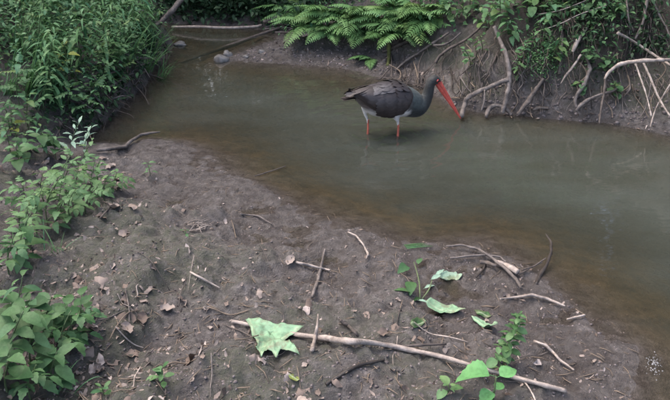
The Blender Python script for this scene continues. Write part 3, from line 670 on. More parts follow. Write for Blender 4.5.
# ------------------------------------------------------------------ right bank: roots, branches, plants
RB = [
 ('trunk_root', [(495, 27), (499, 40), (506, 57), (509, 75), (508, 92), (504, 106), (503, 113)], [.019, .020, .021, .020, .019, .018, .016], 'greywood', .07, 'thick pale grey upright root standing in the water', 'root'),
 ('curved_root', [(509, 80), (494, 85), (478, 91), (468, 98), (464, 106), (462, 116)], [.020, .021, .021, .020, .021, .022], 'greywood', .08, 'thick bent root arching to the water beside the red bill', 'root'),
 ('looped_root', [(487, 116), (490, 109), (498, 106), (507, 109), (512, 116)], [.018, .019, .018, .016, .014], 'greywood', .05, 'short looped root curling out of the water', 'root'),
 ('leaning_log', [(517, 115), (526, 104), (536, 92), (543, 78)], [.020, .023, .024, .018], 'root', .05, 'dark leaning log propped on the clay bank', 'log'),
 ('dark_log', [(532, 110), (540, 108), (548, 109)], [.014, .018, .014], 'darkwood', .03, 'short dark wet log lying at the waterline', 'log'),
 ('bank_stick', [(484, 78), (492, 64), (498, 50)], [.006, .007, .006], 'root', .03, 'thin upright stick left of the pale trunk root', 'stick'),
 ('bank_stick', [(481, 112), (484, 100), (484, 90)], [.006, .006, .005], 'greywood', .09, 'thin stick under the arching bent root', 'stick'),
 ('pale_root', [(396, 70), (406, 61), (418, 54), (430, 45), (440, 38), (450, 33)], [.009, .011, .013, .013, .012, .010], 'greywood', .05, 'pale forked root running down behind the stork', 'root'),
 ('pale_root', [(434, 46), (443, 45), (452, 41), (462, 33)], [.009, .010, .008, .006], 'greywood', .05, 'short pale side root branching above the stork', 'root'),
 ('long_root', [(436, 64), (440, 56), (452, 48), (466, 40), (482, 26)], [.012, .013, .012, .011, .008], 'root', .06, 'long brown root slanting up behind the head of the stork', 'root'),
 ('mossy_root', [(382, 52), (398, 46), (416, 36), (432, 30)], [.014, .020, .022, .016], 'root', .02, 'dark mossy root slanting below the brown brush', 'root'),
 ('forked_branch', [(672, 59), (655, 60), (640, 61), (622, 64), (609, 71), (604, 79)], [.010, .011, .012, .012, .011, .008], 'palewood', .22, 'long pale bare branch reaching in from the right edge', 'branch'),
 ('hanging_root', [(605, 76), (604, 92), (601, 108), (600, 124)], [.008, .008, .007, .006], 'root', .12, 'thin root hanging from the pale branch into the water', 'root'),
 ('bent_root', [(587, 58), (590, 70), (584, 84), (575, 98), (576, 108)], [.010, .012, .012, .012, .011], 'greywood', .06, 'bent grey root on the clay, shaped like a hook', 'root'),
 ('bent_root', [(575, 110), (583, 103), (596, 97), (612, 90), (620, 86)], [.010, .012, .013, .011, .007], 'greywood', .06, 'grey root rising right from the foot of the hooked root', 'root'),
 ('broken_root', [(590, 23), (583, 33), (576, 43), (572, 52)], [.014, .019, .018, .011], 'palewood', .05, 'stout broken pale root end on the dark bank', 'root'),
 ('bank_branch', [(580, 54), (572, 68), (565, 77), (560, 84)], [.008, .008, .007, .004], 'palewood', .07, 'thin pale branch slanting below the broken root', 'branch'),
 ('bank_branch', [(618, 32), (634, 42), (652, 54), (672, 66)], [.009, .009, .008, .007], 'palewood', .14, 'pale branch slanting right towards the frame edge', 'branch'),
 ('bare_stem', [(648, -6), (645, 10), (642, 24), (634, 39)], [.011, .011, .010, .007], 'greywood', .10, 'stout grey bare stem hanging at the top right', 'stem'),
 ('bare_stem', [(626, -6), (627, 10), (630, 22), (634, 31)], [.006, .006, .006, .004], 'greywood', .10, 'slender bare stem left of the stout hanging stem', 'stem'),
 ('bare_stem', [(651, -4), (659, 14), (665, 28), (672, 42)], [.007, .007, .006, .005], 'greywood', .08, 'slender bare stem right of the stout hanging stem', 'stem'),
 ('bare_stem', [(642, 60), (650, 76), (660, 98), (670, 116)], [.007, .007, .006, .005], 'palewood', .12, 'pale straight stem leaning from the branch down to the right', 'stem'),
 ('bare_stem', [(634, 61), (640, 78), (647, 98), (652, 116)], [.006, .006, .005, .004], 'palewood', .10, 'pale stem leaning to the clay left of the straight stem', 'stem'),
 ('bare_stem', [(670, 84), (662, 98), (655, 110), (650, 126)], [.005, .006, .005, .004], 'palewood', .10, 'thin stem crossing the two leaning pale stems', 'stem'),
 ('bare_stem', [(562, -2), (562, 20), (561, 44), (559, 74)], [.009, .009, .010, .010], 'root', .04, 'brown upright stem on the dark bank left of the broken root', 'stem'),
 ('long_twig', [(538, 15), (560, 10), (582, 2), (600, -6)], [.003, .0035, .004, .004], 'palewood', .14, 'thin pale twig crossing the bank, upper of two', 'twig'),
 ('long_twig', [(538, 31), (560, 23), (580, 15), (606, 6)], [.003, .0035, .004, .004], 'palewood', .14, 'thin pale twig crossing the bank, lower of two', 'twig'),
]
for nm, pix, rad, mm, pull, lb, cat in RB:
    stick(nm, [hit(x + random.uniform(-1, 1), y + random.uniform(-1, 1), .0, True, pull) for x, y in pix], [q * (.62 if q > .012 else .8) * random.uniform(.85, 1.15) for q in rad], M[mm], lb, cat, sides=10, rough=.55)
for k in range(290):                               # fine root hairs on the clay
    if k < 140: x0, y0 = random.uniform(540, 672), random.uniform(-4, 90)
    else: x0, y0 = random.uniform(385, 545), random.uniform(30, 92)
    dx = random.gauss(0, 9); ln = random.uniform(14, 42); n = 4
    pts = [hit(x0 + dx * t + random.gauss(0, 2.2), min(y0 + ln * t, 78 + (x0 - 385) * .25 if x0 < 500 else 118), .006, True, random.uniform(.01, .06)) for t in (0, .33, .66, 1)]
    r0 = random.choice((.0012, .0016, .0022, .003, .0045)); stick('root_strand', pts, [r0, r0, r0 * .8, r0 * .5], M[random.choice(('root', 'root', 'darkwood', 'greywood', 'dstem'))], 'thin root strand hanging on the eroded clay of the right bank', 'root', 'root strands on the right bank', sides=6)
RBP = [(470, 8, 'broad', .20, 'broad leaved sprig high on the bank above the long brown root'), (452, 14, 'broad', .16, 'broad leaved sprig over the pale forked root'), (486, 22, 'broad', .20, 'broad leaved sprig just left of the pale trunk root'),
 (500, 14, 'broad', .22, 'broad leaved plant above the top of the pale trunk root'), (528, 14, 'broad', .24, 'big broad leaved plant right of the trunk root top'), (545, 26, 'nettle', .22, 'leafy plant under the two thin pale twigs'),
 (538, 42, 'nettle', .22, 'leafy plant hanging above the mossy green clump'), (552, 56, 'nettle', .18, 'leafy sprig beside the mossy green clump'), (520, 56, 'ivy', .14, 'low sprig right of the upright trunk root'), (516, 70, 'nettle_pale', .12, 'pale low sprig touching the upright trunk root'),
 (482, 46, 'nettle_pale', .14, 'pale sprig left of the upright trunk root'), (470, 58, 'ivy', .12, 'low green sprig right of the head of the stork'), (588, 60, 'ivy', .15, 'dark ivy clump at the right of the broken root'), (604, 66, 'ivy', .14, 'dark ivy clump above the long pale branch'),
 (614, 10, 'ivy', .14, 'ivy sprig near the top of the dark bank'), (580, 84, 'ivy', .08, 'tiny green sprig beside the hooked root'), (612, 88, 'ivy', .10, 'small sprig below the long pale branch'), (440, 4, 'broad', .18, 'broad leaved sprig beside the ferns'), (560, 4, 'nettle', .20, 'leafy sprig at the top of the brown upright stem'),
 (512, 34, 'nettle', .18, 'leafy sprig beside the middle of the trunk root'), (428, 22, 'ivy', .12, 'low ivy sprig over the dark mossy root'), (536, 2, 'broad', .22, 'broad leaved plant at the top edge over the thin twigs'), (590, 6, 'nettle', .16, 'dark leafy sprig over the broken root')]
for px_, py_, key, H, lb in RBP:
    plant('bank_plant', hit(px_, py_ + 8, .0), H, [key], 16 if key in ('broad', 'nettle') else 14, lb, 'plant', lean=(random.uniform(-.6, .1), -.7), scale=.95 if key != 'broad' else .8, up=.1)
spots = [tuple(hit(random.uniform(425, 620), random.uniform(-60, 34), .05)) for k in range(80)]
leaf_mass('bank_undergrowth', spots, M['bank'], 'leafy undergrowth hanging over the top of the right bank', per=30, size=(.02, .05), spread=(.10, .10, .08))
spots = [tuple(hit(random.uniform(560, 672), random.uniform(-30, 62), .04)) for k in range(80)]
for k in range(70):
    x, y = random.uniform(1.9, 3.4), random.uniform(.6, 3.2)
    if float(gz(x, y)) > .22: spots.append((x, y, float(gz(x, y)) + .05))
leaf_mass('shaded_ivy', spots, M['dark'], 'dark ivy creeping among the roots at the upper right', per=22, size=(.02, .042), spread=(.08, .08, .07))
spots = [tuple(hit(random.uniform(270, 440), random.uniform(-40, 26), .04)) for k in range(60)]
leaf_mass('fern_understory', spots, M['bank'], 'leafy growth filling the bank between the ferns', per=26, size=(.025, .05), spread=(.10, .10, .07))
spots = [tuple(hit(random.uniform(528, 558), random.uniform(52, 74), .03)) for k in range(22)]
leaf_mass('moss_clump', spots, M['grass'], 'bright mossy green clump hanging on the right bank', per=60, size=(.008, .018), spread=(.035, .035, .04))
spots = [tuple(hit(random.uniform(392, 425), random.uniform(5, 36), .03)) for k in range(20)]
leaf_mass('brown_brush', spots, M['dead'], 'dry brown brush hanging between the ferns and the roots', per=30, size=(.015, .03), spread=(.05, .05, .05), kind='lance')
tag(tube('mossy_stump', [hit(388, 66, 0), hit(389, 56, .02, False, .02), hit(389, 46, .03, False, .03), hit(388, 42, .03, False, .03)], [.016, .013, .015, .008], M['moss'], rough=.6), 'short yellow green mossy stump below the ferns', 'stump')

# ------------------------------------------------------------------ sticks on the near mud
big = ground_line([(232, 321), (250, 325), (275, 330), (300, 335), (325, 340), (350, 343), (375, 345), (405, 349), (440, 356), (475, 366), (510, 376), (540, 384), (566, 391)], .012)
for i in (4, 5, 6): big[i].z += .006
stick('long_branch', big, [.0045, .0055, .0055, .006, .0095, .0085, .0068, .0075, .0062, .0058, .0058, .0064, .005], M['palewood'], 'long pale barkless branch lying across the foreground mud', 'branch', sides=10, rough=.5)
stick('branch_stub', [hit(312, 350, .012), hit(315, 338, .028), hit(317, 327, .05), hit(318, 314, .045)], [.005, .006, .004, .002], M['palewood'], 'short upright stub crossing the thick end of the long branch', 'stick', rough=.5)
SM = [
 ('twig', [(312, 297), (318, 280), (322, 262), (325, 249)], [.005, .0055, .005, .003], 'greywood', .008, 'grey upright twig above the long branch'),
 ('twig', [(296, 262), (308, 265), (320, 268), (330, 270)], [.004, .005, .004, .003], 'palewood', .007, 'short pale twig crossing the grey upright twig'),
 ('bent_twig', [(348, 232), (356, 236), (363, 244), (368, 254), (366, 259)], [.003, .004, .004, .004, .003], 'palewood', .008, 'hooked thin twig on the mud left of the wilted weed'),
 ('driftwood', [(497, 262), (504, 265), (511, 268), (518, 272)], [.009, .011, .012, .010], 'palewood', .014, 'short thick pale piece of driftwood near the water'),
 ('driftwood', [(480, 262), (488, 263), (496, 266)], [.007, .008, .006], 'root', .012, 'short brown piece left of the pale driftwood'),
 ('curved_twig', [(446, 246), (462, 245), (478, 249), (492, 258), (505, 268), (516, 279), (521, 288)], [.003, .004, .005, .0055, .006, .006, .004], 'greywood', .016, 'long curved grey twig bending over the driftwood'),
 ('curved_twig', [(450, 258), (468, 256), (485, 255), (500, 257), (506, 262)], [.003, .004, .004, .004, .003], 'greywood', .012, 'second curved twig passing behind the driftwood'),
 ('curved_twig', [(486, 262), (483, 270), (476, 277)], [.004, .004, .003], 'darkwood', .010, 'dark twig slanting left under the driftwood'),
 ('crossed_twig', [(518, 275), (530, 268), (542, 262)], [.003, .003, .002], 'root', .008, 'thin brown twig right of the driftwood'),
 ('crossed_twig', [(522, 270), (534, 266), (546, 258)], [.003, .003, .002], 'root', .010, 'thin brown twig crossing beside the black stick'),
 ('black_stick', [(536, 284), (540, 275), (547, 264), (551, 252), (551, 242), (546, 234)], [.0065, .007, .006, .0055, .005, .003], 'darkwood', .001, 'black wet stick running from the mud into the water'),
 ('long_twig', [(500, 299), (516, 297), (532, 295), (548, 299), (565, 306)], [.003, .004, .005, .005, .003], 'palewood', .008, 'pale thin twig on the mud edge below the driftwood'),
 ('short_twig', [(567, 319), (575, 317), (585, 315)], [.003, .0035, .003], 'palewood', .006, 'very short pale twig at the right water edge'),
 ('bent_twig', [(534, 341), (545, 345), (553, 352), (560, 360), (574, 370)], [.003, .004, .004, .004, .003], 'palewood', .008, 'bent grey twig right of the seedling'),
 ('bank_twig', [(97, 150), (110, 149), (125, 147), (131, 141), (141, 135), (150, 133), (160, 132)], [.008, .009, .009, .008, .008, .007, .003], 'greywood', .014, 'bent grey branch at the left waterline'),
 ('dark_twig', [(400, 346), (420, 345), (446, 344)], [.003, .004, .003], 'root', .010, 'thin dark twig behind the long branch'),
 ('dark_twig', [(340, 320), (350, 327), (358, 336)], [.005, .005, .004], 'root', .010, 'short brown twig meeting the long branch'),
 ('dark_twig', [(326, 384), (345, 372), (362, 364), (384, 360)], [.004, .005, .005, .003], 'darkwood', .006, 'dark twig half sunk in the mud under the long branch'),
 ('dark_twig', [(70, 330), (82, 316), (92, 306)], [.003, .003, .002], 'dstem', .03, 'thin brown stem leaning at the right of the lower left plants'),
 ('dark_twig', [(100, 218), (112, 205), (100, 200)], [.003, .003, .002], 'root', .01, 'curved dark twig beside the left plant clump'),
 ('grey_twig', [(190, 272), (205, 280), (220, 288)], [.003, .004, .002], 'palewood', .006, 'short pale twig above the maple leaf'),
 ('grey_twig', [(255, 176), (268, 172), (286, 166)], [.003, .003, .002], 'root', .004, 'thin brown twig near the far mud edge'),
 ('grey_twig', [(240, 214), (258, 216), (272, 224)], [.003, .004, .002], 'greywood', .006, 'thin grey twig in the middle of the mud'),
]
for nm, pix, rad, mm, lift, lb in SM:
    stick(nm, ground_line(sum([[a, ((a[0] + b[0]) / 2, (a[1] + b[1]) / 2)] for a, b in zip(pix, pix[1:])], []) + [pix[-1]], lift + (.005 if mm != 'darkwood' else 0), True), sum([[a, (a + b) / 2] for a, b in zip(rad, rad[1:])], []) + [rad[-1]], M[mm], lb, 'stick' if 'stick' in nm else 'twig', sides=8, rough=.4)
for k in range(46):
    while True:
        px_, py_ = random.uniform(95, 600), random.uniform(150, 396); p = hit(px_, py_)
        if p.z > .02: break
    a = random.uniform(0, 6.28); L = random.uniform(.04, .17); pts = []
    for t in (-.5, -.15, .2, .5):
        x, y = p.x + math.cos(a) * L * t + random.gauss(0, .0018), p.y + math.sin(a) * L * t + random.gauss(0, .0018); pts.append((x, y, float(gz(x, y)) + .004 + random.random() * .006))
    r0 = random.uniform(.0009, .0022); stick('mud_twig', pts, [r0, r0 * 1.1, r0, r0 * .5], M[random.choice(('root', 'greywood', 'dstem', 'palewood'))], 'small thin twig lying loose on the bare mud', 'twig', 'small twigs on the mud', sides=5)

# ------------------------------------------------------------------ maple leaf and wilted green leaves
def flat_leaf(name, outline, centre, base, m, label, cat='leaf', lift=.012, cup=.010, veins=(), petiole=None, seed=0.0, group=None):
    """outline in photo pixels dropped on the ground plane; a curled sheet with raised veins and real thickness"""
    c = hit(*centre); N = 12; pl = []; vein = [0.0]
    for i in range(len(outline)):
        a = hit(*outline[i]); b = hit(*outline[(i + 1) % len(outline)])
        for t in (0, .25, .5, .75): pl.append(a.lerp(b, t))
    zc = c.z; v = [Vector((0, 0, 0))]; f = []; n = len(pl); Rm = sum((Vector((p.x - c.x, p.y - c.y, 0)).length for p in pl)) / n
    for k in range(1, N + 1):
        for p in pl:
            d = Vector((p.x - c.x, p.y - c.y, 0)) * (k / N); r_ = d.length / Rm
            z = cup * (r_ ** 2) * (.6 + 1.3 * mnoise.noise(d * 18 + Vector((seed, 0, 0)))) + .006 * mnoise.noise(d * 40 + Vector((0, seed, 1)))
            vv = 0.0
            for q in veins:
                e = hit(*q) - hit(*base); e.z = 0; b0 = hit(*base) - c; b0.z = 0; t = max(0, min(1, (d - b0).dot(e) / e.dot(e))); dist = ((d - b0) - e * t).length
                z += .0035 * math.exp(-(dist / .003) ** 2) - .003 * math.exp(-(dist / .012) ** 2); vv = max(vv, math.exp(-(dist / .0022) ** 2))
            vein.append(vv)
            gl = float(gz(c.x + d.x, c.y + d.y)) - zc
            v.append(Vector((d.x, d.y, lift + z + max(gl * .35, gl - lift * .6))))
    for i in range(n): f.append((0, 1 + i, 1 + (i + 1) % n))
    for k in range(N - 1):
        for i in range(n): a, b = 1 + k * n + i, 1 + k * n + (i + 1) % n; f.append((a, a + n, b + n, b))
    me = mk(name, v, f)
    for an, av in (('vein', vein), ('dirt', [.75] * len(v))):
        a_ = me.attributes.new(an, 'FLOAT', 'POINT'); a_.data.foreach_set('value', av)
    o = link(name, me, m); o.location = c; tag(o, label, cat, group)
    md = o.modifiers.new('thickness', 'SOLIDIFY'); md.thickness = .0007
    if petiole:
        pts = [hit(*q) - c for q in petiole]
        for i, q in enumerate(pts): q.z = lift * .8 + .003 * i + max(0, float(gz(c.x + q.x, c.y + q.y)) - zc)
        tube('leaf_stalk', pts, [.0016, .0014, .0017], M['dstem'], o, 6, .1)
    return o
flat_leaf('maple_leaf', [(258, 345), (253, 340), (251, 333), (246, 326), (249, 323), (258, 325), (266, 325), (276, 329), (288, 329), (304, 332), (299, 336), (290, 340), (284, 344), (289, 347), (292, 350), (300, 359), (289, 356), (281, 355), (277, 365), (272, 357), (268, 355), (262, 366), (259, 355), (256, 350)],
          (271, 342), (259, 344), M['green'], 'large pale green maple leaf lying on the long branch', 'leaf', .034, .005, [(300, 333), (296, 357), (277, 362), (263, 363), (250, 325)], [(259, 344), (247, 348), (236, 351)], 1.0)
flat_leaf('wilted_leaf', [(425, 309), (430, 306), (440, 308), (452, 310), (462, 313), (465, 317), (456, 318), (444, 317), (434, 316), (427, 313)], (445, 313), (428, 310), M['green'], 'long pale wilted leaf lying flat below the weed', 'leaf', .012, .012, [(464, 316)], None, 3.0)
flat_leaf('wilted_leaf', [(471, 317), (476, 319), (484, 323), (492, 328), (497, 333), (490, 333), (481, 329), (474, 323)], (483, 325), (472, 318), M['green'], 'narrow pale wilted leaf beside the seedling', 'leaf', .012, .010, [(496, 332)], None, 5.0)
flat_leaf('wilted_leaf', [(439, 275), (446, 273), (456, 274), (462, 276), (461, 280), (452, 281), (446, 283), (440, 280)], (450, 278), (440, 277), M['silver'], 'pale greyish leaf lying above the long wilted leaf', 'leaf', .010, .008, [(461, 278)], None, 6.0)
flat_leaf('fallen_leaf', [(411, 322), (417, 319), (423, 320), (426, 325), (421, 330), (414, 330), (410, 327)], (418, 325), (411, 326), M['fore'], 'round dark green leaf lying left of the wilted leaves', 'leaf', .008, .006, [(425, 325)], None, 8.0)
flat_leaf('fallen_leaf', [(288, 377), (293, 375), (299, 378), (300, 383), (296, 386), (290, 382)], (294, 380), (299, 384), M['yellow'], 'small yellow green leaf lying below the maple leaf', 'leaf', .006, .004, [(289, 377)], None, 9.0)
flat_leaf('fallen_leaf', [(474, 313), (480, 312), (488, 314), (492, 317), (484, 319), (477, 318)], (483, 316), (475, 315), M['fore'], 'dark green leaf lying just behind the narrow wilted leaf', 'leaf', .006, .006, [(491, 317)], None, 10.0)

# wilted weed with loose leaves
root = empty('wilted_weed', hit(420, 300), 'wilted weed with scattered green leaves lying on the mud', 'plant')
p0 = hit(420, 300)
for a, b in (((420, 300), (414, 262)), ((422, 299), (432, 280))):
    tube('stem', [hit(*a, .006) - p0, hit((a[0] + b[0]) / 2 + 2, (a[1] + b[1]) / 2, .02) - p0, hit(*b, .02) - p0], [.003, .0025, .0015], M['stem'], root, 6)
for (px_, py_, a, s, k) in [(408, 266, 2.6, .9, 'broad_fore'), (418, 265, -.3, .65, 'broad_fore'), (411, 281, 3.0, .75, 'broad_fore'), (412, 293, 1.6, .8, 'broad_fore'), (423, 289, -1.1, .8, 'silver'), (420, 297, 2.4, .7, 'broad_fore'), (430, 280, -1.0, .7, 'silver'), (417, 300, -2.0, .6, 'silver'), (434, 277, -.9, .8, 'silver')]:
    o = link('leaf', random.choice(LEAF[k]), None, root); o.matrix_local = Matrix.Translation(hit(px_, py_, .016) - p0) @ rot(a, random.uniform(-.1, .5), random.uniform(-.4, .4)) @ Matrix.Scale(s, 4)
root = empty('grass_wisp', hit(410, 247), 'few green grass blades lying at the water edge', 'grass')
for k in range(4):
    tube('blade', [hit(404 + k, 245 + k * 1.2, .006) - hit(410, 247), hit(414, 244 + k * 1.2, .01) - hit(410, 247), hit(424 + 3 * k, 243 + k, .005) - hit(410, 247)], [.002, .0024, .0008], M['grass'], root, 5)

# ------------------------------------------------------------------ seedlings and plants on the near mud
plant('seedling', hit(504, 366), .165, ['sapling', 'small_fore'], 54, 'bushy upright seedling right of the narrow wilted leaf', lean=(.15, .1), rad=.0025, up=.2, scale=.9)
plant('seedling', hit(500, 372), .06, ['sapling'], 8, 'short seedling at the foot of the bushy seedling', lean=(-.2, 0), rad=.002, up=.3)
root = empty('lime_seedling', hit(492, 402), 'bright lime green broad leaved seedling over the long branch', 'plant')
tube('stem', [(0, 0, -.02), (.002, 0, .04), (.004, .01, .075)], [.003, .0025, .002], M['stem'], root, 6)
for (x, y, z, a, p, s) in ((.004, .01, .075, 1.5, .25, .95), (.004, .01, .07, -1.1, .15, .70), (.003, .0, .04, 2.2, -.1, .55), (.003, 0, .035, -.7, .1, .45)):
    o = link('leaf', random.choice(LEAF['lime']), None, root); o.matrix_local = Matrix.Translation((x, y, z)) @ rot(a, p, .1) @ Matrix.Scale(s, 4)
plant('seedling', hit(164, 384), .05, ['small_fore', 'sapling'], 8, 'tiny green seedling left of the maple leaf', up=.35, rad=.0018, scale=1.0)
plant('seedling', hit(448, 393), .03, ['sapling'], 6, 'tiny seedling under the long branch near the bottom edge', up=.3, rad=.0015, scale=.8)
plant('seedling', hit(150, 176), .07, ['nettle_pale'], 6, 'lone tiny sprig on the mud near the left waterline', up=.2, rad=.0018, scale=.7)
plant('seedling', hit(104, 396), .03, ['small_fore'], 6, 'tiny sprig at the bottom edge right of the lower left plants', up=.3, rad=.0015, scale=.8)
plant('seedling', hit(186, 236), .03, ['small_fore'], 5, 'tiny green sprig beside the pale straw in the mid mud', up=.1, rad=.0015, scale=.7)
CL = [(62, 212, .20, 'elder', 'pale leafy plant in the middle of the left clump'), (48, 222, .20, 'elder', 'pale leafy plant at the left of the left clump'), (78, 206, .20, 'elder', 'pale leafy plant at the right of the left clump'), (92, 196, .15, 'elder', 'low leafy plant reaching right from the left clump'),
      (104, 202, .12, 'nettle_pale', 'small leafy plant at the right edge of the left clump'), (70, 224, .17, 'nettle_pale', 'bright low plant at the front of the left clump'), (38, 236, .20, 'elder', 'leafy plant at the lower left of the left clump'), (56, 232, .14, 'nettle_pale', 'short leafy plant at the lower front of the left clump'),
      (84, 182, .20, 'nettle_pale', 'taller pale plant at the back of the left clump'), (30, 250, .16, 'nettle_pale', 'leafy plant left below the left clump'), (22, 262, .17, 'broad_fore', 'leafy plant at the left edge above the lance leaved plant'), (10, 275, .15, 'elder_fore', 'small leafy plant at the extreme left edge'),
      (44, 206, .16, 'nettle_pale', 'small plant behind the left of the left clump'), (66, 194, .15, 'nettle_pale', 'short plant hidden in the heart of the left clump'), (86, 214, .12, 'elder', 'low spreading plant at the front right of the left clump'),
      (28, 214, .15, 'elder', 'low plant at the back left edge of the left clump'), (114, 192, .09, 'elder', 'small low plant furthest right on the open mud'), (20, 232, .15, 'nettle_pale', 'small plant between the left clump and the left edge'), (98, 184, .12, 'nettle_pale', 'thin pale plant behind the right of the left clump'), (56, 200, .18, 'elder', 'tall pale plant at the back of the left clump top')]
for px_, py_, H, key, lb in CL:
    plant('clump_plant', hit(px_, py_), H, [key, key, 'nettle_pale'], 10 if 'elder' in key else 14, lb, 'plant', lean=(random.uniform(.1, .5), random.uniform(-.3, .3)), up=.2, rad=.0024, scale=.95)
for px_, py_, H, lb in [(70, 160, .18, 'silvery leaved plant by the left waterline'), (84, 156, .14, 'small silvery plant at the left waterline beside the bent branch')]:
    plant('silver_plant', hit(px_, py_), H, ['silver'], 12, lb, 'plant', lean=(.4, .2), up=.5, rad=.0022, scale=1.0)
for i, (px_, py_) in enumerate([(10, 152), (28, 158), (44, 152), (56, 160), (20, 170)]):
    plant('dark_plant', hit(px_, py_), .14, ['broad_fore', 'nettle'], 12, ['low dark green plant furthest left at the foot of the bank', 'low dark green plant behind the middle of the dark patch', 'low dark green plant at the back of the dark patch', 'low dark green plant nearest the silvery leaved plant', 'low dark green plant at the front of the dark patch'][i], 'plant', 'low plants at the left edge', lean=(.2, -.2), up=.15, rad=.0024, scale=.9)
LL = [(20, 336, .17, 'lance_fore', 10, 'upright lance leaved plant behind the lower left group', 1.2), (46, 345, .14, 'broad_fore', 10, 'broad leaved plant in the middle of the lower left group', 1.1), (84, 336, .10, 'elder_fore', 8, 'low three leaflet plant at the right of the lower left group', 1.05), (34, 372, .17, 'lance_fore', 10, 'tall lance leaved plant in the lower left corner', 1.15), (12, 366, .15, 'broad_fore', 10, 'broad leaved plant at the lower left edge', 1.1), (62, 366, .15, 'elder_fore', 8, 'three leaflet plant right of the lance leaved plant', 1.15), (52, 388, .10, 'broad_fore', 10, 'low dark leaved plant at the bottom left', 1.0),
      (8, 392, .11, 'broad_fore', 10, 'dark leafy plant in the bottom left corner', 1.1), (24, 340, .12, 'broad_fore', 8, 'leafy plant behind the lance leaved plant', .9), (4, 335, .14, 'lance_fore', 8, 'narrow leaved plant at the left edge', .9), (74, 350, .11, 'elder_fore', 6, 'pale three leaflet sprig near the leaning brown stem', .9), (30, 400, .10, 'elder_fore', 8, 'leafy sprig cut by the bottom edge', 1.0)]
for px_, py_, H, key, n, lb, s in LL:
    plant('corner_plant', hit(px_, py_), H, [key], n, lb, 'plant', lean=(random.uniform(.0, .35), random.uniform(-.1, .2)), up=.15, rad=.0026, scale=s, start=.35)
for k, (px_, py_) in enumerate([(60, 392), (12, 246), (54, 252)]):
    tuft(hit(px_, py_), 9, ['thin grass sprig in the lower left corner', 'grass wisp at the left edge of the mud', 'grass wisp below the left clump'][k], None, .32)

# ------------------------------------------------------------------ dead leaves, straw, crumbs of mud
def dead_mesh(seed):
    r = random.Random(seed); L = r.uniform(.026, .044); v, f = leaf_geo(L, L * r.uniform(.5, .8), r.choice(('ovate', 'round', 'oval')), 7, r.uniform(-.5, .6), r.uniform(-.5, .7), r.choice((0, .1)), r.uniform(-.8, .8), .008)
    v = [Vector((q[0] * (1 + .7 * mnoise.noise(Vector((0, q[1] * 160, seed + (q[0] > 0) * 5)))), q[1], q[2])) + Vector((.004 * mnoise.noise(Vector(q) * 90 + Vector((seed, 2, 0))), -L / 2, .013 * mnoise.noise(Vector(q) * 75 + Vector((seed, 0, 0))))) for q in v]
    me = mk('dead_leaf', v, f); me.materials.append(M['dead']); return me
DEAD = [dead_mesh(k) for k in range(12)]
def ground_normal(x, y, e=.02):
    return Vector((float(gz(x - e, y) - gz(x + e, y)), float(gz(x, y - e) - gz(x, y + e)), 2 * e)).normalized()
def put_dead(p, s, label, group):
    o = link('dead_leaf', random.choice(DEAD), None); q = Vector((0, 0, 1)).rotation_difference(ground_normal(p.x, p.y)).to_matrix().to_4x4()
    o.matrix_world = Matrix.Translation(p) @ q @ rot(random.uniform(0, 6.28), random.uniform(-.3, .3), random.uniform(-.4, .4)) @ Matrix.Scale(s, 4); tag(o, label, 'dead leaf', group)
for k in range(170):
    while True:
        if k < 105: px_, py_ = random.gauss(70, 48), random.uniform(150, 385)
        else: px_, py_ = random.uniform(90, 560), random.uniform(170, 398)
        p = hit(px_, py_, .004)
        if px_ > 0 and p.z > .02: break
    put_dead(p, random.uniform(.6, 1.45) if k < 105 else random.uniform(.5, 1.1), 'small curled brown dead leaf lying on the bare mud', 'dead leaves on the mud')
for px_, py_, s, lb in [(150, 362, 1.4, 'pale curled dead leaf above the tiny seedling'), (193, 357, 1.3, 'reddish brown dead leaf left of the maple leaf'), (200, 352, 1.1, 'small dead leaf overlapping the reddish one'), (395, 326, 1.7, 'big folded dead leaf above the long branch'), (386, 333, 1.2, 'brown dead leaf under the big folded one'), (78, 333, 1.5, 'pale dead leaf right of the lower left plants'), (183, 305, 1.2, 'whitish dead leaf above left of the branch tip'), (155, 267, 1.2, 'pale dead leaf in the middle of the mud'), (166, 270, 1.0, 'small pale dead leaf beside the middle one'),
    (44, 178, 1.6, 'large brown dead leaf under the left bank plants'), (86, 238, 1.3, 'grey dead leaf tilted beside the left clump'), (128, 398, 1.5, 'large pale dead leaf cut by the bottom edge'), (620, 97, 1.6, 'pale dead leaf stuck to the right clay bank'), (300, 398, 1.2, 'brown dead leaf at the bottom edge')]:
    put_dead(hit(px_, py_, .006), s, lb, None)
root = empty('straw_wisp', hit(200, 226), 'wisp of pale dry straw lying on the mud', 'straw'); p0 = hit(200, 226)
for k in range(14):
    a, b = (random.uniform(180, 205), random.uniform(222, 233)), (random.uniform(195, 222), random.uniform(218, 230))
    tube('straw', [hit(*a, .004) - p0, hit((a[0] + b[0]) / 2, (a[1] + b[1]) / 2 + random.uniform(-2, 2), .012) - p0, hit(*b, .004) - p0], [.0012, .0014, .0006], M['palewood'], root, 4, 0, 2)

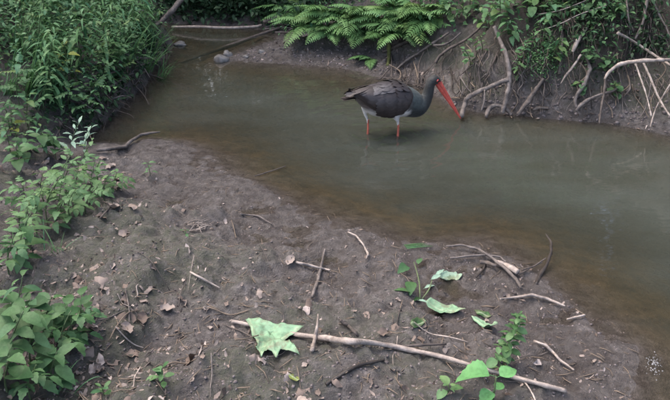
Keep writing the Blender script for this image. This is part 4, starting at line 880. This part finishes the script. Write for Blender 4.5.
def scatter(name, n, m, label, maker, area):
    v, f, rn = [], [], []
    k = 0
    while k < n:
        px_, py_ = area(); d = ray(px_, py_); t = (.13 - CAM_H) / d[2]; x, y = d[0] * t + random.gauss(0, .02), d[1] * t + random.gauss(0, .02); z = float(gz(x, y))
        if z < -.01: k += .2; continue
        b = len(v); g, s = maker(); xf(g, Matrix.Translation((x, y, z)) @ rot(random.uniform(0, 6.28), random.uniform(-.5, .5), random.uniform(-.5, .5)) @ Matrix.Scale(s, 4), v, f); rn += [random.random()] * (len(v) - b); k += 1
    return tag(link(name, mk(name, v, f, True, rn), m), label, name.replace('_', ' '), kind='stuff')
phi = (1 + 5 ** .5) / 2
ICO = [(-1, phi, 0), (1, phi, 0), (-1, -phi, 0), (1, -phi, 0), (0, -1, phi), (0, 1, phi), (0, -1, -phi), (0, 1, -phi), (phi, 0, -1), (phi, 0, 1), (-phi, 0, -1), (-phi, 0, 1)]
ICF = [(0, 11, 5), (0, 5, 1), (0, 1, 7), (0, 7, 10), (0, 10, 11), (1, 5, 9), (5, 11, 4), (11, 10, 2), (10, 7, 6), (7, 1, 8), (3, 9, 4), (3, 4, 2), (3, 2, 6), (3, 6, 8), (3, 8, 9), (4, 9, 5), (2, 4, 11), (6, 2, 10), (8, 6, 7), (9, 8, 1)]
def clod():
    sx, sy, sz = random.uniform(.7, 1.3), random.uniform(.7, 1.3), random.uniform(.4, .9)
    return ([(p[0] * sx * random.uniform(.45, 1.35) / 1.9, p[1] * sy * random.uniform(.45, 1.35) / 1.9, p[2] * sz * random.uniform(.5, 1.3) / 1.9 - .15) for p in ICO], ICF), random.choice((.002, .0025, .003, .004, .0055))
def flake():
    return leaf_geo(1, random.uniform(.3, .7), random.choice(('ovate', 'oval')), 4, random.uniform(-.8, .8), random.uniform(-.9, .9), random.uniform(0, .3)), random.uniform(.005, .019)
def sprig():
    p = [Vector((0, -1, .02)), Vector((random.uniform(-.2, .2), 0, .12)), Vector((random.uniform(-.3, .3), 1, 0))]
    v, f = [], []; tube_geo(p, [.05, .06, .03], 4, 0, v, f); return (v, f), random.uniform(.008, .03)
near_area = lambda: (random.uniform(0, 640), random.uniform(140, 415))
left_area = lambda: (abs(random.gauss(0, 90)), random.uniform(140, 410))
scatter('mud_crumbs', 3600, M['clod'], 'loose crumbs of grey mud scattered over the near bank', clod, near_area)
scatter('leaf_litter', 900, M['dead'], 'fine litter of broken dead leaves on the near mud', flake, near_area)
scatter('bank_litter', 1600, M['dead'], 'thick litter of dead leaf bits under the left plants', flake, left_area)
scatter('twig_litter', 900, M['dstem'], 'tiny bits of twig strewn over the near mud', sprig, near_area)
def far_area():
    return random.choice(((random.uniform(235, 420), random.uniform(38, 75)), (random.uniform(400, 670), random.uniform(70, 132))))
def scatter_hit(name, n, m, label, maker):
    v, f, rn = [], [], []
    for k in range(n):
        p = hit(*far_area())
        if p.z < 0: continue
        b = len(v); g, s = maker(); xf(g, Matrix.Translation(p) @ rot(random.uniform(0, 6.28), random.uniform(-.5, .5), random.uniform(-.5, .5)) @ Matrix.Scale(s, 4), v, f); rn += [random.random()] * (len(v) - b)
    return tag(link(name, mk(name, v, f, True, rn), m), label, name.replace('_', ' '), kind='stuff')
scatter_hit('bank_crumbs', 900, M['clod'], 'crumbs of clay scattered over the far banks', lambda: (clod()[0], random.uniform(.006, .016)))
scatter_hit('far_litter', 700, M['dead'], 'bits of dead leaf scattered over the far banks', lambda: (flake()[0], random.uniform(.012, .035)))
# pale flecks that draw a sky glint on the water at the right edge
v, f = [], []
for k in range(70):
    c = hit(654 + random.gauss(0, 4), 366 + random.gauss(0, 5), 0, True); s = random.uniform(.0008, .0028); b = len(v); n = 9; el = random.uniform(.75, 1.3); ro = random.uniform(0, 3.1)
    v.append(Vector((c.x, c.y, .004)))
    for q in range(n):
        a = q * 6.2832 / n; r_ = s * random.uniform(.5, 1.2); dx, dy = math.cos(a) * r_ * el, math.sin(a) * r_ / el
        v.append(Vector((c.x + dx * math.cos(ro) - dy * math.sin(ro), c.y + dx * math.sin(ro) + dy * math.cos(ro), .0016)))
        f.append((b, b + 1 + q, b + 1 + (q + 1) % n))
tag(link('glint', mk('glint', v, f), plain('glint', (.13, .13, .135), .4, .3, .2)), 'small patch of pale flecks painting a sky glint at the right edge', 'glint', kind='stuff')
